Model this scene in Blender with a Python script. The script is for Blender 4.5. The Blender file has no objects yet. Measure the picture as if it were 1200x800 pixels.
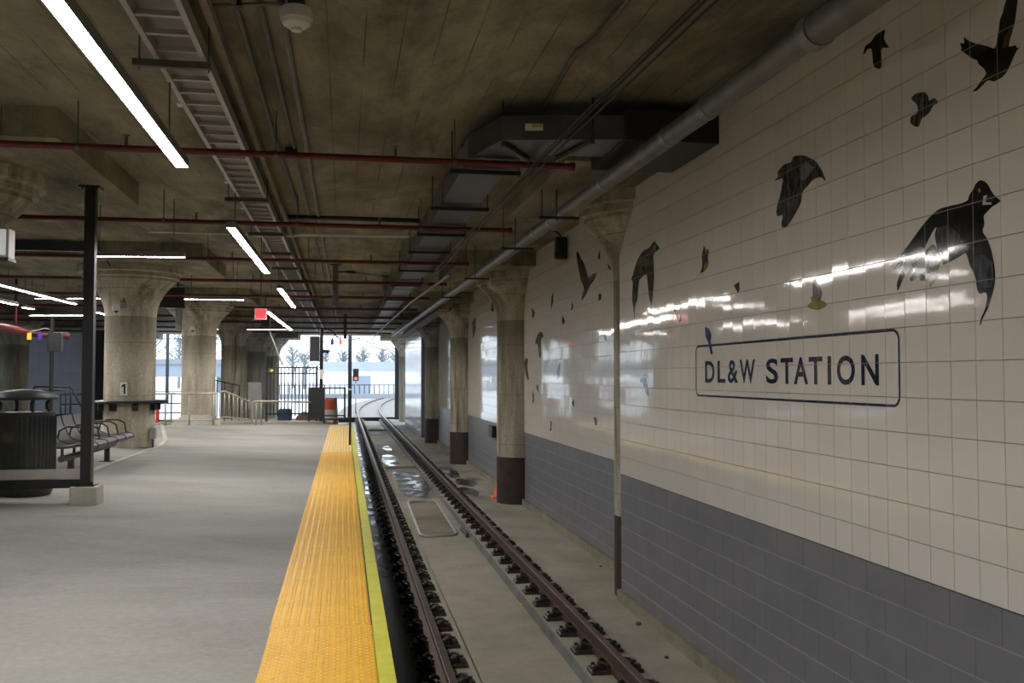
import bpy, bmesh, math, random
from mathutils import Vector, Matrix
R = math.radians
random.seed(7)
scene = bpy.context.scene
col = scene.collection

# ------------------------------------------------------------------ camera
F, VPX, VPY, H = 1095.0, 403.5, 441.0, 1.5
d = Vector(((VPX - 600) / F, (400 - VPY) / F, 1.0)).normalized()      # world +Y in camera coords (x right, y up, z forward)
upc = Vector((0, d.z, -d.y)).normalized()
xr = upc.cross(d).normalized()
if xr.x < 0: xr = -xr
CAM = Vector((0, 0, H))
def cam2w(c): return Vector((xr.dot(c), d.dot(c), upc.dot(c)))
def w2cam(p):
    q = Vector(p) - CAM
    return xr * q.x + d * q.y + upc * q.z
cd = bpy.data.cameras.new('camera'); cam = bpy.data.objects.new('camera', cd); col.objects.link(cam)
cd.sensor_width = 36.0; cd.lens = F / 1200 * 36.0; cd.clip_end = 900; cd.clip_start = .05
cx, cy, cz = cam2w(Vector((1, 0, 0))), cam2w(Vector((0, 1, 0))), cam2w(Vector((0, 0, -1)))
cam.matrix_world = Matrix(((cx.x, cy.x, cz.x, CAM.x), (cx.y, cy.y, cz.y, CAM.y), (cx.z, cy.z, cz.z, CAM.z), (0, 0, 0, 1)))
scene.camera = cam
def ray(u, v): return cam2w(Vector(((u - 600) / F, (400 - v) / F, 1.0)))
def onz(u, v, z): r = ray(u, v); return CAM + r * ((z - H) / r.z)
def onx(u, v, x): r = ray(u, v); return CAM + r * (x / r.x)
def ony(u, v, y): r = ray(u, v); return CAM + r * (y / r.y)
def proj(p):
    c = w2cam(p)
    return (600 + F * c.x / c.z, 400 - F * c.y / c.z, c.z) if c.z > .1 else (-9999, -9999, c.z)

# ------------------------------------------------------------------ sky, exposure
SKY, LED = 3.0, 100.0
w = bpy.data.worlds.new('overcast_sky'); scene.world = w; w.use_nodes = True
bg = w.node_tree.nodes['Background']; bg.inputs[0].default_value = (.80, .90, 1.0, 1); bg.inputs[1].default_value = SKY
vs = scene.view_settings; vs.view_transform = 'Standard'; vs.look = 'None'; vs.exposure = 0.0; vs.gamma = 1.0; vs.use_curve_mapping = False
try:
    scene.cycles.max_bounces = 8; scene.cycles.diffuse_bounces = 5; scene.cycles.glossy_bounces = 4
    scene.cycles.transmission_bounces = 6; scene.cycles.caustics_reflective = False; scene.cycles.caustics_refractive = False
    scene.cycles.sample_clamp_indirect = 6.0
except Exception: pass

# ------------------------------------------------------------------ constants of the place
ZF = -1.10; ZR = -.93; CEIL = 3.90; PAN = 3.62
XN, XFW = 3.19, 3.61                    # near and far face of the right wall
TS = .2032; ZD = .362; Y0 = 10.60       # tile size, dado height, tile grid origin
def fz(x): return min(.16, max(0., .04 * (-.43 - x)))
def onf(u, v):
    z = 0
    for i in range(30): p = onz(u, v, z); z = fz(p.x)
    return p

# ------------------------------------------------------------------ materials
MATS = {}
class NT:
    def __init__(s, name):
        s.m = bpy.data.materials.new(name); s.m.use_nodes = True; s.t = s.m.node_tree
        s.b = s.t.nodes['Principled BSDF']; MATS[name] = s.m
    def n(s, typ, **kw):
        o = s.t.nodes.new(typ)
        for k, v in kw.items():
            if k.startswith('i_'):
                k2 = k[2:]
                o.inputs[int(k2) if k2.isdigit() else k2.replace('_', ' ')].default_value = v
            else: setattr(o, k, v)
        return o
    def l(s, a, b): s.t.links.new(a, b)
    def ramp(s, src, stops):
        r = s.n('ShaderNodeValToRGB'); e = r.color_ramp.elements
        while len(e) > 1: e.remove(e[-1])
        for i, (p, c) in enumerate(stops):
            k = e[0] if i == 0 else e.new(p)
            k.position = p; k.color = (*c, 1) if len(c) == 3 else c
        s.l(src, r.inputs[0]); return r.outputs[0]
    def coord(s, scale=(1, 1, 1)):
        g = s.n('ShaderNodeNewGeometry'); mp = s.n('ShaderNodeMapping'); mp.inputs['Scale'].default_value = scale
        s.l(g.outputs['Position'], mp.inputs[0]); return mp.outputs[0]
    def noise(s, vec, scale, detail=5, rough=.55, dist=0):
        o = s.n('ShaderNodeTexNoise'); o.inputs['Scale'].default_value = scale; o.inputs['Detail'].default_value = detail
        o.inputs['Roughness'].default_value = rough; o.inputs['Distortion'].default_value = dist; s.l(vec, o.inputs['Vector']); return o.outputs['Fac']
    def mix(s, f, a, b, mode='MIX'):
        o = s.n('ShaderNodeMix', data_type='RGBA', blend_type=mode)
        for k, v in ((0, f), (6, a), (7, b)):
            if hasattr(v, 'is_output'): s.l(v, o.inputs[k])
            else: o.inputs[k].default_value = v if k == 0 else (*v, 1)
        return o.outputs[2]
    def math(s, op, a, b=None):
        o = s.n('ShaderNodeMath', operation=op)
        for k, v in ((0, a), (1, b)):
            if v is None: continue
            if hasattr(v, 'is_output'): s.l(v, o.inputs[k])
            else: o.inputs[k].default_value = v
        return o.outputs[0]
    def bump(s, h, dist=.01, strength=.6):
        o = s.n('ShaderNodeBump'); o.inputs['Distance'].default_value = dist; o.inputs['Strength'].default_value = strength
        s.l(h, o.inputs['Height']); s.l(o.outputs[0], s.b.inputs['Normal']); return o
def plain(name, c, rough=.5, metal=0., var=.12, scale=6., bump=0.):
    t = NT(name); v = t.coord(); n = t.noise(v, scale)
    t.l(t.ramp(n, ((.3, tuple(x * (1 - var) for x in c)), (.7, tuple(min(1, x * (1 + var)) for x in c)))), t.b.inputs['Base Color'])
    t.b.inputs['Roughness'].default_value = rough; t.b.inputs['Metallic'].default_value = metal
    if bump: t.bump(t.noise(v, scale * 6), bump)
    return t.m
def emis(name, c, s):
    t = NT(name); t.b.inputs['Base Color'].default_value = (*c, 1); t.b.inputs['Emission Color'].default_value = (*c, 1); t.b.inputs['Emission Strength'].default_value = s
    return t.m
def concrete(name, lo, hi, stain, stretch=(1, 1, 1), scale=1.2, rough=.8, boards=None, bump=.01, stain_at=(.30, .50), spec=.5):
    t = NT(name); v = t.coord(stretch); a = t.noise(v, scale, 7, .62); b = t.noise(t.coord(), 22, 4, .6); c3 = t.noise(v, scale * .35, 6, .7, .6)
    c = t.ramp(a, ((.3, lo), (.7, hi)))
    c = t.mix(t.ramp(c3, ((stain_at[0], (1, 1, 1)), (stain_at[1], (0, 0, 0)))), c, stain)
    c = t.mix(.35, c, t.ramp(b, ((.3, (.55, .55, .55)), (.7, (1, 1, 1)))), 'MULTIPLY')
    hgt = b
    if boards:                                   # board marks cast into the soffit: joints run along Y
        g = t.n('ShaderNodeNewGeometry'); sp = t.n('ShaderNodeSeparateXYZ'); t.l(g.outputs['Position'], sp.inputs[0])
        q = t.math('DIVIDE', sp.outputs[0], boards); fr = t.math('FRACT', q); fl = t.math('FLOOR', q)
        ln = t.math('LESS_THAN', t.math('ABSOLUTE', t.math('SUBTRACT', fr, .5)), .018)
        wn = t.n('ShaderNodeTexWhiteNoise', noise_dimensions='1D'); t.l(fl, wn.inputs['W'])
        c = t.mix(.45, c, t.ramp(wn.outputs[0], ((0, (.72, .72, .72)), (1, (1.0, 1.0, 1.0)))), 'MULTIPLY')
        brk = t.noise(t.coord((1, .25, 1)), 3.0, 3)
        c = t.mix(t.math('MULTIPLY', ln, t.ramp(brk, ((.42, (0, 0, 0)), (.6, (.8, .8, .8))))), c, tuple(x * .25 for x in lo))
        hgt = t.math('SUBTRACT', b, t.math('MULTIPLY', ln, 2.0))
    t.l(c, t.b.inputs['Base Color']); t.b.inputs['Roughness'].default_value = rough; t.b.inputs['Specular IOR Level'].default_value = spec
    t.bump(hgt, bump, .5); return t.m
def tile_normal(t, amount=.009):
    """each tile lies slightly out of plane; glaze gently wavy"""
    g = t.n('ShaderNodeNewGeometry'); sp = t.n('ShaderNodeSeparateXYZ'); t.l(g.outputs['Position'], sp.inputs[0])
    iy = t.math('FLOOR', t.math('DIVIDE', t.math('SUBTRACT', sp.outputs[1], Y0), TS)); iz = t.math('FLOOR', t.math('DIVIDE', t.math('SUBTRACT', sp.outputs[2], ZD), TS))
    cb = t.n('ShaderNodeCombineXYZ'); t.l(iy, cb.inputs[0]); t.l(iz, cb.inputs[1])
    wn = t.n('ShaderNodeTexWhiteNoise', noise_dimensions='2D'); t.l(cb.outputs[0], wn.inputs['Vector'])
    su = t.n('ShaderNodeVectorMath', operation='SUBTRACT'); t.l(wn.outputs['Color'], su.inputs[0]); su.inputs[1].default_value = (.5, .5, .5)
    sc = t.n('ShaderNodeVectorMath', operation='SCALE'); t.l(su.outputs[0], sc.inputs[0]); sc.inputs['Scale'].default_value = amount
    bp = t.n('ShaderNodeBump'); bp.inputs['Distance'].default_value = .0012; bp.inputs['Strength'].default_value = .35
    t.l(t.noise(t.coord((1, 1, .6)), 14, 2, .5), bp.inputs['Height'])
    ad = t.n('ShaderNodeVectorMath', operation='ADD'); t.l(bp.outputs[0], ad.inputs[0]); t.l(sc.outputs[0], ad.inputs[1])
    nm = t.n('ShaderNodeVectorMath', operation='NORMALIZE'); t.l(ad.outputs[0], nm.inputs[0]); t.l(nm.outputs[0], t.b.inputs['Normal'])
    fy = t.math('FRACT', t.math('DIVIDE', t.math('SUBTRACT', sp.outputs[1], Y0), TS)); fzz = t.math('FRACT', t.math('DIVIDE', t.math('SUBTRACT', sp.outputs[2], ZD), TS))
    e = .0125
    gl = t.math('MAXIMUM', t.math('GREATER_THAN', t.math('ABSOLUTE', t.math('SUBTRACT', fy, .5)), .5 - e), t.math('GREATER_THAN', t.math('ABSOLUTE', t.math('SUBTRACT', fzz, .5)), .5 - e))
    return wn, gl
t = NT('white_glazed_tile'); wn, gl = tile_normal(t)
t.l(t.ramp(wn.outputs[0], ((0, (.70, .67, .615)), (1, (.735, .705, .65)))), t.b.inputs['Base Color']); t.b.inputs['Roughness'].default_value = .06
def print_mat(name, c, c2=None, scale=25):
    t = NT(name); wn, gl = tile_normal(t); v = t.coord((1, 1.6, .5))
    cc = t.ramp(t.noise(v, scale, 5, .6), ((.38, c), (.62, c2 or tuple(x * 1.6 for x in c))))
    t.l(t.mix(gl, cc, (.22, .205, .18)), t.b.inputs['Base Color']); t.b.inputs['Roughness'].default_value = .07
    return t.m
print_mat('print_black', (.006, .006, .007), (.022, .021, .020)); print_mat('print_charcoal', (.02, .019, .018), (.085, .08, .07))
print_mat('print_slate', (.022, .026, .036), (.085, .092, .105)); print_mat('print_grey', (.13, .125, .115), (.28, .27, .25)); print_mat('print_olive', (.03, .03, .016), (.12, .11, .06))
print_mat('print_blue', (.010, .020, .075), (.04, .065, .17)); print_mat('print_yellow', (.24, .17, .03), (.34, .27, .07)); print_mat('print_brown', (.06, .03, .018), (.13, .07, .04))
print_mat('print_white', (.5, .48, .44), (.55, .53, .5)); print_mat('print_navy', (.016, .024, .05), (.02, .03, .06)); print_mat('print_rust', (.07, .03, .008), (.12, .055, .012))
plain('grout', (.40, .36, .31), .8); plain('mortar', (.34, .34, .35), .7)
t = NT('grey_painted_block'); v = t.coord(); oi = t.n('ShaderNodeObjectInfo')
c = t.ramp(t.noise(v, 3.0, 5), ((.3, (.17, .173, .19)), (.7, (.205, .208, .226))))
c = t.mix(.5, c, t.ramp(oi.outputs['Random'], ((0, (.9, .9, .9)), (1, (1, 1, 1)))), 'MULTIPLY')
t.l(c, t.b.inputs['Base Color']); t.b.inputs['Roughness'].default_value = .42; t.bump(t.noise(v, 70, 3), .004, .4)
concrete('ceiling_concrete', (.165, .147, .09), (.40, .362, .245), (.09, .081, .054), (1.2, .5, 1), 1.7, .85, boards=.26, bump=.015, stain_at=(.34, .54))
t = NT('column_concrete'); v = t.coord((2.2, 2.2, .30)); a = t.noise(v, 1.8, 8, .66); b = t.noise(t.coord(), 26, 5, .65); pit = t.noise(t.coord(), 60, 2, .5)
c = t.ramp(a, ((.3, (.30, .268, .195)), (.5, (.47, .43, .335)), (.72, (.62, .575, .465))))
c = t.mix(t.ramp(t.noise(v, .7, 6, .7, .6), ((.34, (1, 1, 1)), (.52, (0, 0, 0)))), c, (.13, .112, .075))
c = t.mix(.55, c, t.ramp(b, ((.32, (.5, .5, .5)), (.66, (1, 1, 1)))), 'MULTIPLY')
c = t.mix(t.ramp(pit, ((.30, (.8, .8, .8)), (.35, (0, 0, 0)))), c, (.06, .05, .035))
g = t.n('ShaderNodeNewGeometry'); sp = t.n('ShaderNodeSeparateXYZ'); t.l(g.outputs['Position'], sp.inputs[0]); z = sp.outputs[2]
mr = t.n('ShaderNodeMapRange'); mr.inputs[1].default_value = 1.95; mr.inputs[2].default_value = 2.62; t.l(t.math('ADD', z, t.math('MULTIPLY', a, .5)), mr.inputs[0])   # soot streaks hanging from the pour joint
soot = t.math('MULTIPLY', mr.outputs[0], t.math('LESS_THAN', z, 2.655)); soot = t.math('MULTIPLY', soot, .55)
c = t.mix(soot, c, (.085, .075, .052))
jn = t.math('LESS_THAN', t.math('ABSOLUTE', t.math('SUBTRACT', t.math('FRACT', t.math('DIVIDE', t.math('SUBTRACT', z, .62), 1.02)), .5)), .006)
c = t.mix(t.math('MULTIPLY', jn, .5), c, (.10, .088, .06))
t.l(c, t.b.inputs['Base Color']); t.b.inputs['Roughness'].default_value = .88; t.b.inputs['Specular IOR Level'].default_value = .3; t.bump(b, .012, .6)
concrete('platform_concrete', (.265, .258, .24), (.345, .336, .314), (.225, .22, .207), (.5, 1.1, 1), .9, .95, bump=.004, stain_at=(.28, .52), spec=.06)
concrete('pale_concrete', (.36, .34, .29), (.46, .43, .37), (.28, .26, .21), (1, 1, 1), 2.0, .8)
concrete('curb_concrete', (.20, .18, .135), (.30, .27, .205), (.12, .105, .08), (1, 1, 1), 2.0, .85)
t = NT('track_concrete'); v = t.coord(); a = t.noise(v, 1.6, 7, .6); b = t.noise(v, 26, 4)
wet = t.noise(t.coord((1.0, .55, 1)), .9, 5, .55, .4); g = t.n('ShaderNodeNewGeometry'); sp = t.n('ShaderNodeSeparateXYZ'); t.l(g.outputs['Position'], sp.inputs[0])
far = t.n('ShaderNodeMapRange'); far.inputs[1].default_value = 14; far.inputs[2].default_value = 22; t.l(sp.outputs[1], far.inputs[0])
wm = t.math('MULTIPLY', t.ramp(wet, ((.53, (0, 0, 0)), (.60, (.6, .6, .6)))), far.outputs[0])
c = t.ramp(a, ((.3, (.29, .265, .215)), (.7, (.42, .385, .315)))); c = t.mix(.35, c, t.ramp(b, ((.3, (.6, .6, .6)), (.7, (1, 1, 1)))), 'MULTIPLY')
t.l(t.mix(wm, c, (.055, .055, .055)), t.b.inputs['Base Color']); mr = t.n('ShaderNodeMapRange'); mr.inputs[3].default_value = .82; mr.inputs[4].default_value = .35; t.l(wm, mr.inputs[0]); t.l(mr.outputs[0], t.b.inputs['Roughness'])
t.bump(b, .004, .25)
concrete('gutter_concrete', (.03, .029, .027), (.06, .058, .054), (.015, .015, .015), (1, 1, 1), 1.4, .35)  # near-black colour also holds the shade below the platform edge
plain('shade_black_concrete', (.022, .021, .019), .6, 0, .3, 4); plain('plinth_grey', (.20, .20, .195), .8, 0, .25, 3); t = NT('wet_gutter'); v = t.coord((1, .6, 1)); n = t.noise(v, 2.4, 5, .6, .5)
t.l(t.ramp(n, ((.40, (.07, .067, .06)), (.55, (.025, .026, .028)))), t.b.inputs['Base Color']); mr = t.n('ShaderNodeMapRange'); mr.inputs[1].default_value = .38; mr.inputs[2].default_value = .58; mr.inputs[3].default_value = .5; mr.inputs[4].default_value = .14; t.l(n, mr.inputs[0]); t.l(mr.outputs[0], t.b.inputs['Roughness'])

plain('brown_paint', (.035, .021, .015), .6, var=.35, scale=5)
plain('rail_rust', (.078, .046, .028), .62, .25, .3, 9); plain('rail_head', (.15, .115, .09), .42, .7, .2, 9); plain('fastener_iron', (.055, .047, .041), .42, .5, .45, 20)
plain('red_paint', (.115, .012, .012), .45, var=.3); plain('galvanized', (.26, .26, .25), .48, .55, .25, 4); plain('galvanized_duct', (.15, .15, .165), .36, .9, .2, 3)
plain('galvanized_pipe', (.17, .165, .15), .5, .4, .25, 5)
plain('aluminium', (.42, .40, .38), .42, .55, .12, 5); plain('tray_cover', (.30, .29, .275), .5, .3, .12, 5); plain('conduit_steel', (.12, .115, .10), .5, .5, .2, 6)
plain('fitting_grey', (.2, .2, .2), .5, .2, .1, 5); plain('dark_steel', (.03, .03, .03), .5, .3, .3, 8); plain('black_paint', (.012, .012, .013), .38, 0, .2, 8); plain('cable_black', (.014, .014, .013), .6)
plain('bin_grey', (.05, .052, .058), .42, .2, .2, 10); plain('bench_grey', (.075, .075, .078), .45, .4, .2, 10)
plain('white_plastic', (.62, .60, .56), .45, 0, .06); plain('grey_enamel', (.30, .31, .30), .5); plain('sign_white', (.72, .72, .70), .5, 0, .04); plain('ink_black', (.01, .01, .01), .6)
plain('sign_yellow', (.55, .42, .05), .5); plain('orange_plastic', (.80, .13, .03), .5); plain('red_plastic', (.5, .03, .02), .45); plain('reflective_white', (.7, .7, .68), .4)
plain('rail_galv', (.42, .40, .34), .45, .45, .12, 6); plain('blue_tarp', (.02, .04, .12), .6); plain('dirt_pile', (.12, .09, .055), .9, 0, .3, 10)
plain('lime_edge', (.52, .50, .035), .55, 0, .10, 8, .002)
t = NT('tactile_yellow'); v = t.coord(); a = t.noise(v, 2.2, 5, .6)
c = t.ramp(a, ((.35, (.68, .365, .008)), (.65, (.76, .425, .014)))); c = t.mix(.5, c, t.ramp(t.noise(t.coord((1, .4, 1)), 5, 6, .7), ((.35, (.72, .70, .66)), (.6, (1, 1, 1)))), 'MULTIPLY')
t.l(c, t.b.inputs['Base Color']); t.b.inputs['Roughness'].default_value = .5; t.bump(t.noise(v, 160, 2), .002, .5)
plain('tactile_pale', (.78, .60, .30), .5, 0, .12, 12)
plain('tactile_stud', (.80, .47, .05), .42, 0, .05, 8)
emis('led_lens', (1.0, .965, .925), LED)
emis('exit_red', (1.0, .045, .06), 1.3); emis('lamp_red', (1, .12, .05), 2.0); emis('lamp_blue', (.05, .03, .35), .5); emis('lamp_orange', (1, .35, .03), 1.2)
emis('panel_glow', (.75, .78, .8), .25)
t = NT('tinted_glass'); t.b.inputs['Base Color'].default_value = (.80, .83, .84, 1); t.b.inputs['Roughness'].default_value = .0; t.b.inputs['IOR'].default_value = 1.45; t.b.inputs['Transmission Weight'].default_value = 1
tr = t.n('ShaderNodeBsdfTransparent'); tr.inputs[0].default_value = (.88, .89, .89, 1); gs = t.n('ShaderNodeBsdfGlossy'); gs.inputs['Roughness'].default_value = .01
lw = t.n('ShaderNodeFresnel'); lw.inputs[0].default_value = 1.35; mx = t.n('ShaderNodeMixShader'); t.l(lw.outputs[0], mx.inputs[0]); t.l(tr.outputs[0], mx.inputs[1]); t.l(gs.outputs[0], mx.inputs[2])
t.l(mx.outputs[0], t.t.nodes['Material Output'].inputs[0])
plain('frosted_strip', (.42, .40, .36), .5)
plain('outside_ground', (.55, .57, .6), .9, 0, .12, .3); plain('outside_snow', (.75, .77, .8), .9, 0, .05, .5); plain('ballast', (.22, .21, .2), .9, 0, .25, 3)
plain('far_tree', (.26, .29, .30), .9, 0, .3, .8); plain('far_bark', (.24, .24, .24), .9); plain('viaduct_concrete', (.27, .31, .37), .9, 0, .1, .2); plain('far_wall', (.25, .27, .3), .9)
plain('blue_grey_tile', (.58, .61, .75), .12, 0, .08, 2); plain('end_dark', (.04, .04, .04), .8)

# ------------------------------------------------------------------ mesh helpers
class MB:
    def __init__(s): s.v = []; s.f = []; s.mi = []; s.sm = []; s.cur = 0; s.smooth = False
    def add(s, vs, fs):
        o = len(s.v); s.v += [tuple(p) for p in vs]
        for f in fs: s.f.append([i + o for i in f]); s.mi.append(s.cur); s.sm.append(s.smooth)
        return s
    def box(s, x0, x1, y0, y1, z0, z1):
        return s.add([(x, y, z) for z in (z0, z1) for y in (y0, y1) for x in (x0, x1)], [(0, 2, 3, 1), (4, 5, 7, 6), (0, 1, 5, 4), (2, 6, 7, 3), (0, 4, 6, 2), (1, 3, 7, 5)])
    def bbox(s, x0, x1, y0, y1, z0, z1, b=.01):          # box with chamfered vertical and top edges
        lo = [(x0 + b, y0), (x1 - b, y0), (x1, y0 + b), (x1, y1 - b), (x1 - b, y1), (x0 + b, y1), (x0, y1 - b), (x0, y0 + b)]
        xm, ym = (x0 + x1) / 2, (y0 + y1) / 2
        ins = [(xm + (x - xm) * (1 - 2 * b / max(x1 - x0, 1e-6)), ym + (y - ym) * (1 - 2 * b / max(y1 - y0, 1e-6))) for x, y in lo]
        vs = [(x, y, z0) for x, y in lo] + [(x, y, z1 - b) for x, y in lo] + [(x, y, z1) for x, y in ins]
        fs = [tuple(range(7, -1, -1)), tuple(range(16, 24))]
        for k in range(8):
            j = (k + 1) % 8; fs += [(k, j, 8 + j, 8 + k), (8 + k, 8 + j, 16 + j, 16 + k)]
        return s.add(vs, fs)
    def obox(s, p0, p1, w, h):                           # bar between two points, w across, h tall
        p0, p1 = Vector(p0), Vector(p1); a = (p1 - p0).normalized(); u = Vector((0, 0, 1)) if abs(a.z) < .95 else Vector((0, 1, 0))
        sd = a.cross(u).normalized() * (w / 2); up = sd.cross(a).normalized() * (h / 2)
        vs = [p + sd * i + up * j for p in (p0, p1) for i, j in ((-1, -1), (1, -1), (1, 1), (-1, 1))]
        return s.add(vs, [(0, 1, 2, 3), (7, 6, 5, 4), (0, 4, 5, 1), (1, 5, 6, 2), (2, 6, 7, 3), (3, 7, 4, 0)])
    def tube(s, pts, r, n=10, caps=True):
        pts = [Vector(p) for p in pts]; sm = s.smooth; m = len(pts)
        tg = [((pts[min(i + 1, m - 1)] - pts[max(i - 1, 0)]).normalized()) for i in range(m)]
        up = Vector((0, 0, 1)) if abs(tg[0].z) < .9 else Vector((1, 0, 0))
        nx = tg[0].cross(up).normalized(); vs = []
        for i in range(m):
            nx = (nx - tg[i] * nx.dot(tg[i])).normalized(); ny = tg[i].cross(nx); rr = r[i] if isinstance(r, (list, tuple)) else r
            vs += [pts[i] + (nx * math.cos(2 * math.pi * k / n) + ny * math.sin(2 * math.pi * k / n)) * rr for k in range(n)]
        s.smooth = True
        s.add(vs, [(i * n + k, i * n + (k + 1) % n, (i + 1) * n + (k + 1) % n, (i + 1) * n + k) for i in range(m - 1) for k in range(n)])
        s.smooth = False
        if caps:
            o = len(s.v) - len(vs)
            for f in ([o + k for k in range(n)][::-1], [o + (m - 1) * n + k for k in range(n)]): s.f.append(f); s.mi.append(s.cur); s.sm.append(False)
        s.smooth = sm; return s
    def lathe(s, c, prof, n=32, a0=0., a1=2 * math.pi, smooth=True, closed=True):
        cx, cy = c; full = abs(a1 - a0 - 2 * math.pi) < 1e-6; k = n if full else n + 1; vs = []
        for r, z in prof: vs += [(cx + r * math.cos(a0 + (a1 - a0) * i / n), cy + r * math.sin(a0 + (a1 - a0) * i / n), z) for i in range(k)]
        sm = s.smooth; s.smooth = smooth
        s.add(vs, [(j * k + i, j * k + (i + 1) % k, (j + 1) * k + (i + 1) % k, (j + 1) * k + i) for j in range(len(prof) - 1) for i in range(n)])
        s.smooth = False
        if closed and full:
            o = len(s.v) - len(vs)
            for f in ([o + i for i in range(k)][::-1], [o + (len(prof) - 1) * k + i for i in range(k)]): s.f.append(f); s.mi.append(s.cur); s.sm.append(False)
        s.smooth = sm; return s
    def prism(s, poly, z0, z1):
        n = len(poly); return s.add([(x, y, z0) for x, y in poly] + [(x, y, z1) for x, y in poly], [tuple(range(n))[::-1], tuple(range(n, 2 * n))] + [(i, (i + 1) % n, n + (i + 1) % n, n + i) for i in range(n)])
    def sweep(s, sec, path):                             # section (x,z) swept along path of (x,y,z) with X kept across
        n = len(sec); vs = []
        for i, p in enumerate(path):
            p = Vector(p); q = Vector(path[min(i + 1, len(path) - 1)]) - Vector(path[max(i - 1, 0)]); q.z = 0; q.normalize(); sd = Vector((q.y, -q.x, 0))
            vs += [p + sd * a + Vector((0, 0, b)) for a, b in sec]
        return s.add(vs, [(i * n + k, i * n + (k + 1) % n, (i + 1) * n + (k + 1) % n, (i + 1) * n + k) for i in range(len(path) - 1) for k in range(n)] + [tuple(range(n))[::-1], tuple(range((len(path) - 1) * n, len(path) * n))])
    def mesh(s, name, mats, off=(0, 0, 0)):
        me = bpy.data.meshes.new(name); o = Vector(off); me.from_pydata([Vector(p) - o for p in s.v], [], s.f)
        for m in (mats if isinstance(mats, (list, tuple)) else [mats]): me.materials.append(MATS[m])
        me.polygons.foreach_set('material_index', s.mi); me.polygons.foreach_set('use_smooth', s.sm)
        bm = bmesh.new(); bm.from_mesh(me); bmesh.ops.recalc_face_normals(bm, faces=bm.faces)
        for e in bm.edges:
            if len(e.link_faces) == 2 and e.calc_face_angle(0) > .55: e.smooth = False
        bm.to_mesh(me); bm.free(); me.update()
        return me
    def build(s, name, mats, parent=None, loc=None, kind=None):
        wl = Vector(loc) if loc is not None else (wloc(parent) if parent else Vector())
        ob = bpy.data.objects.new(name, s.mesh(name, mats, wl)); col.objects.link(ob)
        if parent: ob.parent = parent; ob.location = wl - wloc(parent)
        else: ob.location = wl
        if kind: ob['kind'] = kind
        return ob
def wloc(o):
    p = Vector()
    while o: p = p + o.location; o = o.parent
    return p
def tag(o, label, cat, group=None):
    o['label'] = label; o['category'] = cat
    if group: o['group'] = group
    return o
def thing(name, label, cat, loc=(0, 0, 0), group=None):
    o = bpy.data.objects.new(name, None); o.empty_display_size = .1; col.objects.link(o); o.location = loc
    return tag(o, label, cat, group)
def inst(name, me, parent=None, loc=(0, 0, 0), scale=(1, 1, 1), rz=0):
    o = bpy.data.objects.new(name, me); col.objects.link(o); o.location = Vector(loc) - (wloc(parent) if parent else Vector()); o.scale = scale; o.rotation_euler = (0, 0, rz)
    if parent: o.parent = parent
    return o
def dup(root, loc, label=None):
    r = root.copy(); col.objects.link(r); r.location = loc
    if label: r['label'] = label
    for ch in list(root.children):
        c = ch.copy(); col.objects.link(c); c.parent = r
        for g in list(ch.children):
            e = g.copy(); col.objects.link(e); e.parent = c
    return r
def struct(o, label=None):
    o['kind'] = 'structure'
    if label: o['label'] = label
    return o
def arc(c, r, a0, a1, n, f): return [f(c, r * math.cos(a0 + (a1 - a0) * i / n), r * math.sin(a0 + (a1 - a0) * i / n)) for i in range(n + 1)]

# ================================================================== STRUCTURE
COLS_L = [(-4.1, y) for y in (10.5, 19.2, 27.9, 36.6, 45.3, 54.6)]
COLS_R = [(3.665, 10.8)] + [(3.60, y) for y in (19.2, 28.0, 36.9)]
END_L, END_R = (-5.7, 26.85), (-.43, 29.9)              # skewed far edge of the platform paving
# --- platform floor with a slight cross fall to the edge
m = MB(); xs = [-18., -4.43, -.43, .17]; ye = lambda x: END_L[1] if x < END_L[0] else min(29.9, END_L[1] + (x - END_L[0]) * (END_R[1] - END_L[1]) / (END_R[0] - END_L[0]))
for a, b in zip(xs[:-1], xs[1:]):
    for (a2, b2) in ((a, b),) if a > -17 else ((a, -5.7), (-5.7, b)):
        v = [(x, y, fz(x) + dz) for dz in (-.22, 0) for x, y in ((a2, -6.), (b2, -6.), (b2, ye(b2)), (a2, ye(a2)))]
        m.add(v, [(0, 3, 2, 1), (4, 5, 6, 7), (0, 1, 5, 4), (1, 2, 6, 5), (2, 3, 7, 6), (3, 0, 4, 7)])
floor = struct(m.build('floor', 'platform_concrete'), 'grey concrete platform floor')
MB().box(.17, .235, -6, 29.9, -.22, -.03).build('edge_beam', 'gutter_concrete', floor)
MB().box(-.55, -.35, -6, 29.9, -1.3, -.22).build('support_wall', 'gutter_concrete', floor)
# pale edge strip of the topping on the waiting side
pts = [(-3.60, 13.2), (-3.60, 18.35), (-3.56, 19.3), (-3.75, 21.0), (-4.95, 27.2)]
for (a, b) in zip(pts[:-1], pts[1:]):
    n = Vector((b[1] - a[1], -(b[0] - a[0]))).normalized() * .045
    q = [(a[0] - n.x, a[1] - n.y), (a[0] + n.x, a[1] + n.y), (b[0] + n.x, b[1] + n.y), (b[0] - n.x, b[1] - n.y)]
    mm = MB(); mm.add([(x, y, fz(x) - .01) for x, y in q] + [(x, y, fz(x) + .012) for x, y in q], [(3, 2, 1, 0), (4, 5, 6, 7), (0, 1, 5, 4), (1, 2, 6, 5), (2, 3, 7, 6), (3, 0, 4, 7)])
    mm.build('topping_edge', 'pale_concrete', floor)
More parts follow.
